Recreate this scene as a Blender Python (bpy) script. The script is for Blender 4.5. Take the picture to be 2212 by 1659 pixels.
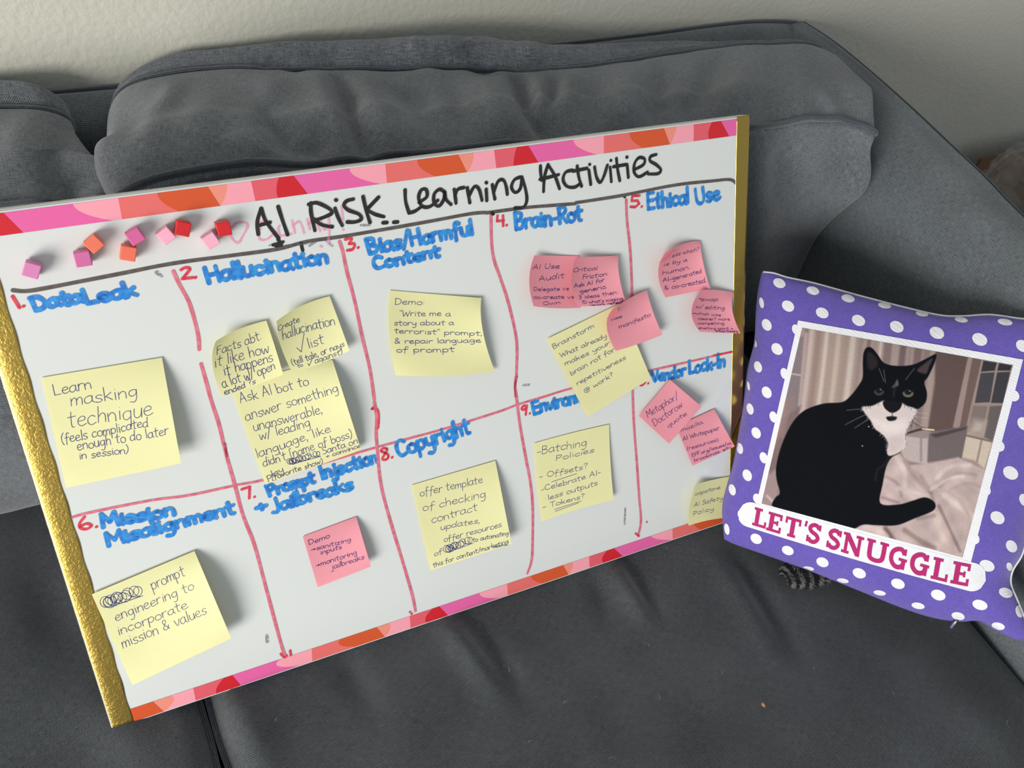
import bpy, math, random
import numpy as np
from mathutils import Vector, Matrix, noise
random.seed(7)
V = lambda *a: np.array(a, float)
for o in list(bpy.data.objects): bpy.data.objects.remove(o)
scene = bpy.context.scene
col = scene.collection

# ------------------------------------------------------------------ camera
# world: x along the sofa, y into the wall, z up; origin = lower left front corner of the leaning board
F, CX, CY = 1840.0, 1106.0, 829.5
RM = np.array([[0.9060585310234996, -0.2166866007456148, 0.3634623163642259],
               [-0.3958007616274463, -0.7377810083481414, 0.5468280724468465],
               [0.14966527805296578, -0.6393169016834379, -0.7542374982505299]])
CAM = V(0.09964994, -0.28759008, 0.72019779)
cd = bpy.data.cameras.new('camera'); cam = bpy.data.objects.new('camera', cd); col.objects.link(cam)
cd.sensor_width = 36.0; cd.lens = F / 2212 * 36; cd.clip_start = 0.01; cd.clip_end = 50
Mx = Matrix([list(RM[0]) + [CAM[0]], list(RM[1]) + [CAM[1]], list(RM[2]) + [CAM[2]], [0, 0, 0, 1]])
cam.matrix_world = Mx @ Matrix.Diagonal((1, -1, -1, 1))
scene.camera = cam

# ------------------------------------------------------------------ light
scene.view_settings.view_transform = 'Standard'
try: scene.view_settings.look = 'None'
except Exception: pass
scene.view_settings.gamma = 1; scene.view_settings.use_curve_mapping = False
scene.view_settings.exposure = 0.0
w = bpy.data.worlds.new('world'); scene.world = w; w.use_nodes = True
bg = w.node_tree.nodes['Background']; bg.inputs[0].default_value = (0.86, 0.94, 1.0, 1); bg.inputs[1].default_value = 0.44
def area(name, loc, target, sx, sy, power, color):
    l = bpy.data.lights.new(name, 'AREA'); l.shape = 'RECTANGLE'; l.size = sx; l.size_y = sy; l.energy = power; l.color = color
    o = bpy.data.objects.new(name, l); col.objects.link(o); o.location = loc
    o.rotation_euler = (Vector(target) - Vector(loc)).to_track_quat('-Z', 'Y').to_euler(); return o
area('window_daylight', (-2.0, -1.75, 0.55), (0.3, 0.1, 0.15), 1.35, 1.4, 106, (1.0, 0.985, 0.94))

# ------------------------------------------------------------------ helpers
def ray(px, py):
    d = RM @ V((px - CX) / F, (py - CY) / F, 1.0); return d / np.linalg.norm(d)
def hit(px, py, p0, n):
    d = ray(px, py); p0 = np.array(p0, float); n = np.array(n, float)
    return CAM + d * ((p0 - CAM) @ n) / (d @ n)
def proj(P):
    c = RM.T @ (np.array(P, float) - CAM); return V(CX + F * c[0] / c[2], CY + F * c[1] / c[2])
def lin(c):
    c = np.array(c, float) / 255.0
    return np.where(c <= 0.04045, c / 12.92, ((c + 0.055) / 1.055) ** 2.4)
def catmull(P, sub=8, closed=False):
    P = [np.array(p, float) for p in P]; n = len(P); out = []
    if n < 3 and not closed:
        return [P[0] + (P[-1] - P[0]) * t for t in np.linspace(0, 1, sub + 1)] if n == 2 else P
    seg = n if closed else n - 1
    for i in range(seg):
        if closed: a, b, c, d = P[(i - 1) % n], P[i], P[(i + 1) % n], P[(i + 2) % n]
        else: a, b, c, d = P[max(i - 1, 0)], P[i], P[i + 1], P[min(i + 2, n - 1)]
        for k in range(sub):
            t = k / sub
            out.append(0.5 * ((2 * b) + (-a + c) * t + (2 * a - 5 * b + 4 * c - d) * t * t + (-a + 3 * b - 3 * c + d) * t ** 3))
    if not closed: out.append(P[-1])
    return out
def tag(o, label=None, cat=None, group=None, kind=None):
    if label: o['label'] = label
    if cat: o['category'] = cat
    if group: o['group'] = group
    if kind: o['kind'] = kind
    return o
def empty(name, loc=(0, 0, 0)):
    o = bpy.data.objects.new(name, None); o.location = loc; o.empty_display_size = 0.02; col.objects.link(o); return o
def mesh(name, verts, faces, mats, parent=None, smooth=True, midx=None, uv=None):
    me = bpy.data.meshes.new(name)
    me.from_pydata([tuple(map(float, v)) for v in verts], [], faces)
    for m in (mats if isinstance(mats, (list, tuple)) else [mats]): me.materials.append(m)
    if smooth: me.polygons.foreach_set('use_smooth', [True] * len(me.polygons))
    if midx is not None: me.polygons.foreach_set('material_index', midx)
    if uv is not None:
        l = me.uv_layers.new(name='UVMap'); idx = np.zeros(len(me.loops), int); me.loops.foreach_get('vertex_index', idx)
        l.data.foreach_set('uv', np.array(uv, float)[idx].ravel())
    me.update()
    o = bpy.data.objects.new(name, me); col.objects.link(o)
    if parent is not None:
        o.parent = parent; o.matrix_parent_inverse = Matrix.Translation(-Vector(parent.location))
    return o
def gridfaces(nu, nv, cu=False, cv=False):
    f = []
    for i in range(nu if cu else nu - 1):
        for j in range(nv if cv else nv - 1):
            i2, j2 = (i + 1) % nu, (j + 1) % nv
            f.append((i * nv + j, i2 * nv + j, i2 * nv + j2, i * nv + j2))
    return f
class Acc:
    def __init__(s): s.v = []; s.f = []; s.m = []
    def add(s, v, f, m=0):
        n = len(s.v); s.v += list(v); s.f += [tuple(i + n for i in q) for q in f]; s.m += [m] * len(f)
def box(acc, O, ex, ey, ez, m=0):
    O, ex, ey, ez = map(lambda a: np.array(a, float), (O, ex, ey, ez))
    v = [O, O + ex, O + ex + ey, O + ey, O + ez, O + ex + ez, O + ex + ey + ez, O + ey + ez]
    acc.add(v, [(0, 3, 2, 1), (4, 5, 6, 7), (0, 1, 5, 4), (1, 2, 6, 5), (2, 3, 7, 6), (3, 0, 4, 7)], m)
def bevel(o, w, seg=3):
    md = o.modifiers.new('bevel', 'BEVEL'); md.width = w; md.segments = seg; md.limit_method = 'ANGLE'; return o
def tube(name, pts, r, mat, parent, n=8, uvs=True):
    pts = [np.array(p, float) for p in pts]; vs = []; uv = []; L = 0
    up = V(0, 0, 1)
    for i, p in enumerate(pts):
        t = pts[min(i + 1, len(pts) - 1)] - pts[max(i - 1, 0)]; t /= (np.linalg.norm(t) + 1e-12)
        if i: L += np.linalg.norm(p - pts[i - 1])
        a = np.cross(t, up)
        if np.linalg.norm(a) < 0.1: a = np.cross(t, V(0, 1, 0))
        a /= np.linalg.norm(a); b = np.cross(t, a); up = -b
        for k in range(n):
            th = 2 * math.pi * k / n; vs.append(p + r * (a * math.cos(th) + b * math.sin(th))); uv.append((L, r * th))
    f = gridfaces(len(pts), n, False, True)
    f.append(tuple(range(n))[::-1]); f.append(tuple((len(pts) - 1) * n + k for k in range(n)))
    return mesh(name, vs, f, mat, parent, uv=uv)

# ------------------------------------------------------------------ materials
def newmat(name):
    m = bpy.data.materials.new(name); m.use_nodes = True
    return m, m.node_tree.nodes, m.node_tree.links, m.node_tree.nodes['Principled BSDF']
def mat(name, rgb, rough=0.6, metal=0.0, var=0.0, vscale=40, bump=0.0, bscale=200, spec=0.5, coat=0.0, sub=0.0, trans=0.0):
    m, N, L, b = newmat(name); c = lin(rgb)
    b.inputs['Base Color'].default_value = (*c, 1); b.inputs['Roughness'].default_value = rough; b.inputs['Metallic'].default_value = metal
    b.inputs['Specular IOR Level'].default_value = spec; b.inputs['Coat Weight'].default_value = coat
    tc = N.new('ShaderNodeTexCoord')
    if var:
        n = N.new('ShaderNodeTexNoise'); n.inputs['Scale'].default_value = vscale; n.inputs['Detail'].default_value = 5
        L.new(tc.outputs['Object'], n.inputs['Vector'])
        r = N.new('ShaderNodeMixRGB'); r.inputs[1].default_value = (*(c * (1 - var)), 1); r.inputs[2].default_value = (*np.minimum(c * (1 + var), 1), 1)
        L.new(n.outputs['Fac'], r.inputs[0]); L.new(r.outputs[0], b.inputs['Base Color'])
    if bump:
        n = N.new('ShaderNodeTexNoise'); n.inputs['Scale'].default_value = bscale; n.inputs['Detail'].default_value = 4
        L.new(tc.outputs['Object'], n.inputs['Vector'])
        bp = N.new('ShaderNodeBump'); bp.inputs['Strength'].default_value = bump; bp.inputs['Distance'].default_value = 0.002
        L.new(n.outputs['Fac'], bp.inputs['Height']); L.new(bp.outputs[0], b.inputs['Normal'])
    if trans:
        t = N.new('ShaderNodeBsdfTranslucent'); t.inputs[0].default_value = (*c, 1)
        mx = N.new('ShaderNodeMixShader'); mx.inputs[0].default_value = trans
        L.new(b.outputs[0], mx.inputs[1]); L.new(t.outputs[0], mx.inputs[2]); L.new(mx.outputs[0], N['Material Output'].inputs[0])
    return m
def fabric(name, dark, light, freq=760, twill=False):
    """woven cloth: crossing threads of two greys, uv in metres"""
    m, N, L, b = newmat(name)
    uv = N.new('ShaderNodeUVMap'); sep = N.new('ShaderNodeSeparateXYZ'); L.new(uv.outputs[0], sep.inputs[0])
    def math_(op, a, bb=None):
        n = N.new('ShaderNodeMath'); n.operation = op
        for k, x in enumerate((a, bb)):
            if x is None: continue
            if isinstance(x, (int, float)): n.inputs[k].default_value = x
            else: L.new(x, n.inputs[k])
        return n.outputs[0]
    nz = N.new('ShaderNodeTexNoise'); nz.inputs['Scale'].default_value = 300; nz.inputs['Detail'].default_value = 2; L.new(uv.outputs[0], nz.inputs['Vector'])
    wob = math_('MULTIPLY', nz.outputs['Fac'], 1.6)
    a = math_('MULTIPLY', sep.outputs[0], freq * 2 * math.pi); c = math_('MULTIPLY', sep.outputs[1], freq * 2 * math.pi)
    sa = math_('SINE', math_('ADD', a, wob)); sc = math_('SINE', math_('ADD', math_('ADD', c, a) if twill else c, wob))
    wv = math_('ADD', math_('MULTIPLY', math_('MULTIPLY', sa, sc), 0.46), 0.5)
    # slubs: thin long streaks along both threads
    st = []
    for sx, sy in ((150, 1500), (1500, 150)):
        mp = N.new('ShaderNodeMapping'); mp.inputs['Scale'].default_value = (sx, sy, 1); L.new(uv.outputs[0], mp.inputs[0])
        n = N.new('ShaderNodeTexNoise'); n.inputs['Scale'].default_value = 1; n.inputs['Detail'].default_value = 3; L.new(mp.outputs[0], n.inputs['Vector']); st.append(n.outputs['Fac'])
    slub = math_('MULTIPLY', math_('SUBTRACT', math_('ADD', st[0], st[1]), 1.0), 0.9)
    big = N.new('ShaderNodeTexNoise'); big.inputs['Scale'].default_value = 14; big.inputs['Detail'].default_value = 5; L.new(uv.outputs[0], big.inputs['Vector'])
    fac = math_('ADD', math_('ADD', wv, slub), math_('MULTIPLY', math_('SUBTRACT', big.outputs['Fac'], 0.5), 0.5))
    r = N.new('ShaderNodeValToRGB'); r.color_ramp.elements[0].position = 0.1; r.color_ramp.elements[1].position = 0.95
    r.color_ramp.elements[0].color = (*lin(dark), 1); r.color_ramp.elements[1].color = (*lin(light), 1)
    L.new(fac, r.inputs[0]); L.new(r.outputs[0], b.inputs['Base Color'])
    b.inputs['Roughness'].default_value = 0.85; b.inputs['Sheen Weight'].default_value = 0.35; b.inputs['Sheen Roughness'].default_value = 0.5
    b.inputs['Specular IOR Level'].default_value = 0.25
    bp = N.new('ShaderNodeBump'); bp.inputs['Strength'].default_value = 0.5; bp.inputs['Distance'].default_value = 0.0006
    L.new(fac, bp.inputs['Height']); L.new(bp.outputs[0], b.inputs['Normal'])
    return m
def ink(name, c1, c2, alpha=0.9, scale=260, rough=0.45, a2=None):
    """marker or pen ink: a thin, slightly see-through film whose density varies"""
    m, N, L, b = newmat(name)
    tc = N.new('ShaderNodeTexCoord'); n = N.new('ShaderNodeTexNoise'); n.inputs['Scale'].default_value = scale; n.inputs['Detail'].default_value = 3
    L.new(tc.outputs['Object'], n.inputs['Vector'])
    r = N.new('ShaderNodeValToRGB'); r.color_ramp.elements[0].position = 0.35; r.color_ramp.elements[1].position = 0.65
    r.color_ramp.elements[0].color = (*lin(c1), 1); r.color_ramp.elements[1].color = (*lin(c2), 1)
    L.new(n.outputs['Fac'], r.inputs[0]); L.new(r.outputs[0], b.inputs['Base Color'])
    b.inputs['Roughness'].default_value = rough
    mr = N.new('ShaderNodeMapRange'); mr.inputs[1].default_value = 0.3; mr.inputs[2].default_value = 0.7
    mr.inputs[3].default_value = alpha if a2 is None else a2; mr.inputs[4].default_value = min(1, alpha + 0.08) if a2 is None else alpha
    L.new(n.outputs['Fac'], mr.inputs[0]); L.new(mr.outputs[0], b.inputs['Alpha'])
    return m
M_sofa = fabric('grey_woven_upholstery', (36, 38, 41), (132, 137, 143), 640)
M_sofa2 = fabric('grey_woven_upholstery_frame', (44, 48, 52), (122, 129, 134), 600, True)
M_seat = fabric('grey_woven_upholstery_seat_shaded', (32, 34, 37), (98, 102, 106), 640, True)  # sofa cloth in darker greys: the seat's shade put into the colour
M_pipe = fabric('piping_cloth', (30, 33, 37), (98, 105, 114), 520, True)
M_wall = mat('wall_paint', (196, 193, 180), 0.7, var=0.03, vscale=3, bump=0.5, bscale=160)
M_floor = mat('floor_wood', (120, 95, 70), 0.5, var=0.2, vscale=8)
M_board = mat('glossy_dry_erase_surface', (215, 217, 214), 0.16, var=0.008, vscale=9, bump=0.03, bscale=60, spec=0.5)
M_edge = mat('board_edge_white', (206, 205, 200), 0.6)
M_core = mat('board_back', (170, 165, 158), 0.8)
BC = {'red': (204, 30, 42), 'pink': (226, 98, 160), 'light': (243, 158, 172), 'salmon': (226, 108, 104), 'orange': (210, 84, 42), 'peach': (234, 142, 124), 'coral': (222, 92, 104)}
M_bord = {k: mat('border_print_' + k, v, 0.35, var=0.03, vscale=300) for k, v in BC.items()}
def goldmat(name, bump, scale, rough):
    m, N, L, b = newmat(name); b.inputs['Metallic'].default_value = 1; b.inputs['Roughness'].default_value = rough
    b.inputs['Base Color'].default_value = (*lin((192, 162, 82)), 1)
    tc = N.new('ShaderNodeTexCoord'); mp = N.new('ShaderNodeMapping'); mp.inputs['Scale'].default_value = (1, 1, 1.0); L.new(tc.outputs['Object'], mp.inputs[0])
    n = N.new('ShaderNodeTexNoise'); n.inputs['Scale'].default_value = scale; n.inputs['Detail'].default_value = 4; n.inputs['Distortion'].default_value = 1.2
    L.new(mp.outputs[0], n.inputs['Vector'])
    bp = N.new('ShaderNodeBump'); bp.inputs['Strength'].default_value = bump; bp.inputs['Distance'].default_value = 0.0012; L.new(n.outputs['Fac'], bp.inputs['Height']); L.new(bp.outputs[0], b.inputs['Normal'])
    return m
M_gold = goldmat('crinkled_gold_foil', 0.30, 420, 0.33)
M_gold2 = goldmat('smooth_gold_foil', 0.12, 60, 0.22)
M_black = ink('black_marker_ink', (24, 22, 24), (44, 39, 39), 0.93)
M_line = ink('faded_black_marker_ink', (82, 74, 71), (98, 90, 86), 0.93)
M_red = ink('red_marker_ink', (214, 40, 62), (226, 72, 90), 0.9)
M_rline = ink('pink_red_marker_ink', (214, 96, 118), (226, 128, 146), 0.86)
M_blue = ink('blue_marker_ink', (34, 112, 200), (50, 152, 224), 0.88)
M_pinkf = ink('faded_pink_marker_ink', (246, 130, 180), (250, 170, 205), 0.75, a2=0.3)
M_smear = ink('smudged_ink', (60, 60, 66), (110, 110, 116), 0.75, scale=700, a2=0.0)
M_pen = ink('ballpoint_ink', (44, 46, 112), (66, 68, 126), 0.86)
M_pen2 = ink('ballpoint_ink_on_pink', (50, 22, 96), (74, 36, 112), 0.92)
M_yel = mat('yellow_note_paper', (244, 240, 184), 0.7, var=0.02, vscale=200, trans=0.22)
M_pnk = mat('pink_note_paper', (244, 162, 174), 0.7, var=0.02, vscale=200, trans=0.22)

# ------------------------------------------------------------------ board frame of reference
LEAN = math.radians(31)
BX = V(1, 0, 0); BU = V(0, math.sin(LEAN), math.cos(LEAN)); BN = V(0, -math.cos(LEAN), math.sin(LEAN))
BW, BH, BT = 0.605, 0.400, 0.0115
def bd(px, py, h=0.0):
    P = hit(px, py, BN * h, BN); return V(P[0], P @ BU)
def b3(q, h=0.0): return BX * q[0] + BU * q[1] + BN * h

# ------------------------------------------------------------------ ribbons and lettering
def ribbon(acc, pts, w, fn, m=0, cap=True, vary=0.0, sharp=False):
    """flat stroke along pts (2-D); fn maps a 2-D point to 3-D"""
    P = [np.array(p, float) for p in pts]
    Q = [P[0]]
    for p in P[1:]:
        if np.linalg.norm(p - Q[-1]) > w * 0.05: Q.append(p)
    if len(Q) == 1: Q.append(Q[0] + V(w * 0.02, 0))
    r = w / 2; vs = []; n = len(Q); rs = []
    tans = []
    for i in range(n):
        t = Q[min(i + 1, n - 1)] - Q[max(i - 1, 0)]; t /= (np.linalg.norm(t) + 1e-12); tans.append(t)
    ph = random.random() * 9
    rr = [r * (1 + vary * math.sin(ph + i * 0.55)) for i in range(n)]
    rows = []
    if cap:
        for a in (75, 45, 20):
            a = math.radians(a); rows.append((Q[0] - tans[0] * rr[0] * math.sin(a), tans[0], rr[0] * math.cos(a)))
    for i in range(n): rows.append((Q[i], tans[i], rr[i]))
    if cap:
        for a in (20, 45, 75):
            a = math.radians(a); rows.append((Q[-1] + tans[-1] * rr[-1] * math.sin(a), tans[-1], rr[-1] * math.cos(a)))
    for p, t, q in rows:
        nn = V(-t[1], t[0]); vs += [fn(p + nn * q), fn(p - nn * q)]
    acc.add(vs, [(2 * i, 2 * i + 1, 2 * i + 3, 2 * i + 2) for i in range(len(rows) - 1)], m)
G = {}
def g(ch, wd, s): G[ch] = (wd, s)
for l in r'''
a 5|4,4.5 2.5,5 .5,3.5 .5,1 2,0 3.8,1.6 4,4.8;4,4.8 4,1.5 5,0
b 4.8|.5,9 .7,.3;.7,1 2,0 4,1 4,3.5 2.5,5 .7,3.5
c 4.6|4,4.2 2.5,5 .7,3.5 .7,1.2 2.2,0 4.2,1
d 5|4,4 2.5,5 .5,3.5 .5,1 2,0 3.8,1.5;4.4,9 4,4 4.2,0
e 4.7|.7,2.5 3.4,3 3.7,4.4 2.3,5 .7,3.6 .7,1.2 2.3,0 4.5,1
f 4.2|4,8 3,9 2,8 1.8,4 1.5,-1.8;.3,4.4 3.8,4.9
g 5|4,4.5 2.5,5 .7,3.8 .8,1.5 2.2,.6 3.8,2 4.1,4.8;4.1,4.8 4.1,-1 3,-3.6 1,-3.2
h 4.8|.7,9 .7,0;.7,3 2.3,5 3.8,4 4,0
i 2|1,5 1.1,0;1.1,7 1.15,7.1
j 3|2,5 2,-2.5 .8,-3.8 -.5,-3;2.1,7 2.15,7.1
k 4.8|.7,9 .8,0;4,5 .9,2.3;1.4,2.8 4.3,0
l 1.9|.9,9 1,0
m 6.6|.5,5 .6,0;.6,3 1.8,5 3,4 3.1,0;3.1,3 4.3,5 5.6,4 5.8,0
n 4.8|.5,5 .6,0;.6,3 2.2,5 3.8,4 4,0
o 4.8|2.5,5 .7,4 .6,1.2 2.4,0 4.2,1.2 4.1,3.8 2.5,5
p 4.8|.6,5 .7,-4;.7,3.5 2.2,5 4,4 4,1.3 2.4,0 .8,1
q 5|4,4.5 2.4,5 .7,3.6 .8,1 2.3,0 3.9,1.5;4.1,5 4.1,-4
r 4|.6,5 .7,0;.7,3 1.8,4.8 3.6,4.8
s 4.2|3.8,4.5 2.2,5 .9,4 1.5,2.8 3.3,2 3.5,.8 2,0 .5,.5
t 4.2|2,8 1.9,.8 3.2,0;.3,5.2 4,5.6
u 4.8|.6,5 .7,1.2 2,0 3.6,1.2 4,5;4,5 4.1,0
v 4.5|.4,5 2.2,0 4.2,5
w 6.2|.3,5 1.5,0 3,4 4.3,0 5.8,5
x 4.6|.5,5 4.2,0;4.2,5 .5,0
y 4.8|.5,5 .9,2 2.4,1.2 4,2.5 4.1,5;4.1,5 4,-1.5 2.8,-3.8 .8,-3.2
z 4.8|!.6,5 4,5 .6,0 4.4,0
A 6|!.3,0 2.7,9 5.2,0;.9,3 4.6,3.3
B 5.6|.7,9 .8,0;.7,9 3.5,8.6 4,7 3,5.2 .9,4.8;.9,4.8 3.8,4.4 4.8,2.4 3.5,.3 .8,0
C 5.6|5,7.6 3,9 .9,7 .6,3 2,.3 5,1
D 6|.7,9 .8,0;.2,9 3.5,8.6 5.3,5 4,1 .8,0
E 5.2|.7,9 .8,0;.7,8.9 4.5,8.9;.8,4.7 4,4.7;.8,.1 4.6,.1
F 5|.7,9 .8,0;.7,8.8 4.6,9;.8,4.8 3.8,5
G 6|5,7.6 3,9 .8,7 .6,3 2.6,0 5,1.4 5.1,4.2;3.2,4.2 5.4,4.2
H 6|.7,9 .8,0;5,9 5.1,0;.8,4.4 5,4.7
I 2.2|1,9 1.1,0
J 4.6|3.6,9 3.7,2 2.6,-.6 .6,-.2
K 5.6|.8,9 .9,0;5,9 1,4;1.5,4.4 5.2,0
L 5|.8,9 .9,.2;.9,.2 4.6,.4
M 7|!.5,0 1,9 3.4,3 5.8,9 6.4,0
N 6|!.7,0 .8,9 5,0 5.1,9
O 6.4|3.2,9 .9,7 .8,2.4 3.2,0 5.6,2.4 5.4,7 3.2,9
P 5.4|.7,9 .8,0;.6,8.8 3.8,8.8 4.6,6.6 3,4.4 .8,4.4
R 5.6|.7,9 .8,0;.6,8.8 3.8,8.8 4.6,6.8 3,4.8 .8,4.6;2,4.6 5,0
S 5|4.4,8 2.6,9 .9,7.6 1.6,5.4 3.8,4 4.2,1.6 2.4,0 .5,.8
T 5.4|.3,8.8 5.1,9;2.7,9 2.8,0
U 5.8|.7,9 .8,2 2.8,0 4.8,2 5,9
V 5.6|.4,9 2.8,0 5.2,9
W 7.8|!.4,9 2,0 3.9,6.5 5.6,0 7.4,9
1 2.4|1,9 1.4,0
2 5|.8,7.6 2.5,9 4,7.4 .8,.2;.8,.2 4.6,.4
3 4.8|.8,8.6 3.6,8.2 2,5;2,5 4.2,3.6 3,.4 .4,.6
4 5|!.9,9 .6,4.4 4.2,4.4;3.8,8.6 3.8,0
5 4.8|!4.2,9 1,8.8 .8,5;.8,5 3.4,5 4.2,2.6 2.6,0 .5,.4
6 5|2.6,9 .9,5 .9,1.6 2.6,0 4.2,1.8 3,4 1,2.8
7 4.8|!.6,8.6 4.2,9 3,0
8 5|3.8,8 2.2,9 1,7.4 3.6,4 3.8,1.2 2.2,0 .8,1.6 3.8,6.4 3.8,8
9 5|4,8 2.2,9 .8,7 2,5.2 4,7;4,8.4 3.4,3 3.2,0
0 5|2.5,9 .8,6 .9,2 2.6,0 4.2,2.6 4,7 2.5,9
. 1.6|.6,.2 .7,.3
, 1.8|1,.6 .4,-1.6
: 2|.8,.8 .85,.9;.9,4.6 .95,4.7
- 3.6|.4,2.6 3,2.9
( 3|2.4,9.4 .8,6 .8,1.8 2.2,-1.6
) 3|.5,9.4 2,6 1.9,1.8 .3,-1.6
[ 3|!2.6,9.4 .9,9 .9,-1 2.6,-1.2
/ 4|3.6,9.6 .4,-1
+ 4.6|.4,3 4.2,3.2;2.2,5 2.4,1
& 6|5,.2 1.4,6.4 2.4,8.6 3.8,7 1,2.4 1.8,.2 4,1 5,3.6
? 4.4|.8,7.6 2.4,9 3.8,7.4 2.2,4.4 2.2,2.8;2.2,.3 2.25,.4
' 1.6|.8,9 .6,7.2
" 2.6|.7,9 .6,7.2;1.9,9 1.8,7.2
> 5.6|.2,2.6 4.8,3;3.2,4.4 4.8,3 3.2,1.4
@ 8|5,5.6 3.4,5.6 2.6,3.4 3.6,2.2 5,3.6 5.2,5.6 5.4,2.6 6.8,4 6,7.6 3.4,8.4 1,6 1.2,1.2 4,-.8 6.4,0
* 3.4|1.6,4 1.7,7;.4,5 3,6;.6,6.4 2.8,4.6
'''.strip().splitlines():
    ch = l[0]; wd, s = l[2:].split('|'); G[ch] = (float(wd), s)
G[' '] = (3.2, '')
def glyph_strokes(ch):
    wd, s = G[ch]; out = []
    sharp = s.startswith('!')
    for st in s.lstrip('!').split(';'):
        if not st: continue
        p = [V(*map(float, q.split(','))) for q in st.split()]
        if sharp and len(p) > 2: out += [[p[k], p[k + 1]] for k in range(len(p) - 1)]
        else: out.append(p if len(p) < 3 else catmull(p, 5))
    return wd, out
def write(acc, text, p0, p1, cap, w, fn, slant=0.0, jit=0.35, vary=0.05, step=None):
    """lettering from p0 to p1 (2-D baseline ends), capital height cap, stroke width w"""
    p0, p1 = np.array(p0, float), np.array(p1, float)
    tot = sum(G[c][0] for c in text) - 0.4
    ex = (p1 - p0) / tot; e = (p1 - p0) / np.linalg.norm(p1 - p0); up = V(-e[1], e[0]); ey = up * cap / 9.0
    x = 0.0; k = 0
    for c in text:
        wd, st = glyph_strokes(c)
        jy = random.uniform(-jit, jit); js = 1 + random.uniform(-.06, .06) * jit * 2; sh = slant + random.uniform(-.05, .05) * jit * 2
        for s in st:
            P = [p0 + ex * (x + q[0] + sh * q[1]) + ey * (q[1] * js + jy) for q in s]
            k += 1
            f2 = (lambda q, kk=k: fn(q, kk)) if step else fn
            ribbon(acc, P, w, f2, vary=vary)
        x += wd

# ------------------------------------------------------------------ room shell
def wall(name, O, ex, ey, m, nx=1, ny=1):
    a = Acc(); box(a, O, ex, ey, np.cross(V(*ex), V(*ey)) / np.linalg.norm(np.cross(V(*ex), V(*ey))) * 0.1); o = mesh(name, a.v, a.f, m, smooth=False); tag(o, kind='structure'); return o
FZ = -0.40
wall('wall_back', (-2.6, 0.455, FZ), (0, 0, 2.6), (5.2, 0, 0), M_wall)
wall('floor', (-2.6, -2.6, FZ), (0, 3.055, 0), (5.2, 0, 0), M_floor)
a = Acc(); box(a, (-2.6, 0.440, FZ), (5.2, 0, 0), (0, 0.0149, 0), (0, 0, 0.09)); o = mesh('baseboard_back', a.v, a.f, M_edge, smooth=False); tag(o, kind='structure')

# ------------------------------------------------------------------ sofa frame
sofa = tag(empty('sofa', (0.2, 0.2, FZ)), 'grey woven fabric sofa frame with a rounded right armrest against the wall', 'sofa')
ZUP = V(0, 0, 1)
def loft(name, rings, mat_, parent, subu=8, subv=8, closed_ring=True, disp=None, cap=True):
    """rings: list of rings of control points -> smooth skin with metric uvs"""
    nr = len(rings[0])
    fine = [catmull(r, subv, closed_ring) for r in rings]
    nv = len(fine[0]); colz = [catmull([fine[i][j] for i in range(len(rings))], subu) for j in range(nv)]
    nu = len(colz[0]); A = np.array([[colz[j][i] for j in range(nv)] for i in range(nu)])   # nu,nv,3
    if disp is not None: A = disp(A)
    du = np.linalg.norm(np.diff(A, axis=0), axis=2).mean(axis=1); dv = np.linalg.norm(np.diff(A, axis=1), axis=2).mean(axis=0)
    uu = np.concatenate([[0], np.cumsum(du)]); vv = np.concatenate([[0], np.cumsum(dv)])
    uv = [(uu[i], vv[j]) for i in range(nu) for j in range(nv)]
    f = gridfaces(nu, nv, False, closed_ring)
    if cap and closed_ring:
        f.append(tuple(range(nv))[::-1]); f.append(tuple((nu - 1) * nv + j for j in range(nv)))
    return mesh(name, A.reshape(-1, 3), f, mat_, parent, uv=uv), A
# back rail along the wall (section y,z), right end rises into the corner
rail = []
for x, zt in ((-0.62, .271), (-0.3, .271), (0.05, .271), (0.3, .272), (0.5, .275), (0.66, .280), (0.74, .284), (0.80, .285), (0.85, .281)):
    rail.append([V(x, .392, FZ + .04), V(x, .392, .0), V(x, .395, .2), V(x, .402, zt - .02), V(x, .425, zt), V(x, .449, zt - .004), V(x, .4515, .2), V(x, .4515, FZ + .04)])
loft('backrest_frame', rail, M_sofa2, sofa, 4, 4)
# armrest: swept from the wall forward
arm = []
px_edge = [(1735, 50), (1790, 85), (1860, 140), (1960, 228), (2060, 322), (2130, 388), (2212, 472)]
E3 = [hit(px, py, (0, 0, .290), ZUP) for px, py in px_edge]
E3[0] = hit(1735, 50, (0, .447, 0), (0, 1, 0))
last = E3[-1]
E3 += [last + V(-.006, -.15, 0), last + V(-.012, -.32, -.002), last + V(-.016, -.50, -.012)]
for q in E3:
    x, y, z = q
    xi = 0.786 + (0.0 if y > 0.0 else 0.01 * y)
    arm.append([V(x + .004, y, FZ + .04), V(x + .006, y, .0), V(x + .003, y, z - .05), V(x, y, z - .002), V(x - .012, y, z + .001), V(x - .032, y, z - .006), V(xi + .014, y, z - .045), V(xi + .003, y, z - .11), V(xi, y, .08), V(xi - .002, y, -.06), V(xi, y, FZ + .04)])
loft('armrest', arm, M_sofa2, sofa, 6, 5)
tube('piping', catmull([q + V(.001, 0, .0005) for q in E3], 8), .0016, M_pipe, sofa)
tube('piping', catmull([V(x, .4495, z) for x, z in ((-0.62, .271), (-0.3, .271), (0.05, .272), (0.3, .274), (0.5, .277), (0.66, .282), (0.74, .286), (0.80, .287), (.85, .284), (.876, .280))], 6), .0016, M_pipe, sofa)
a = Acc(); box(a, (-0.62, -0.45, FZ + .04), (1.42, 0, 0), (0, .84, 0), (0, 0, .22)); o = bevel(mesh('base', a.v, a.f, M_sofa2, sofa, smooth=False, uv=[(v[0], v[1] + v[2]) for v in a.v]), .012)
a = Acc()
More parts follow.
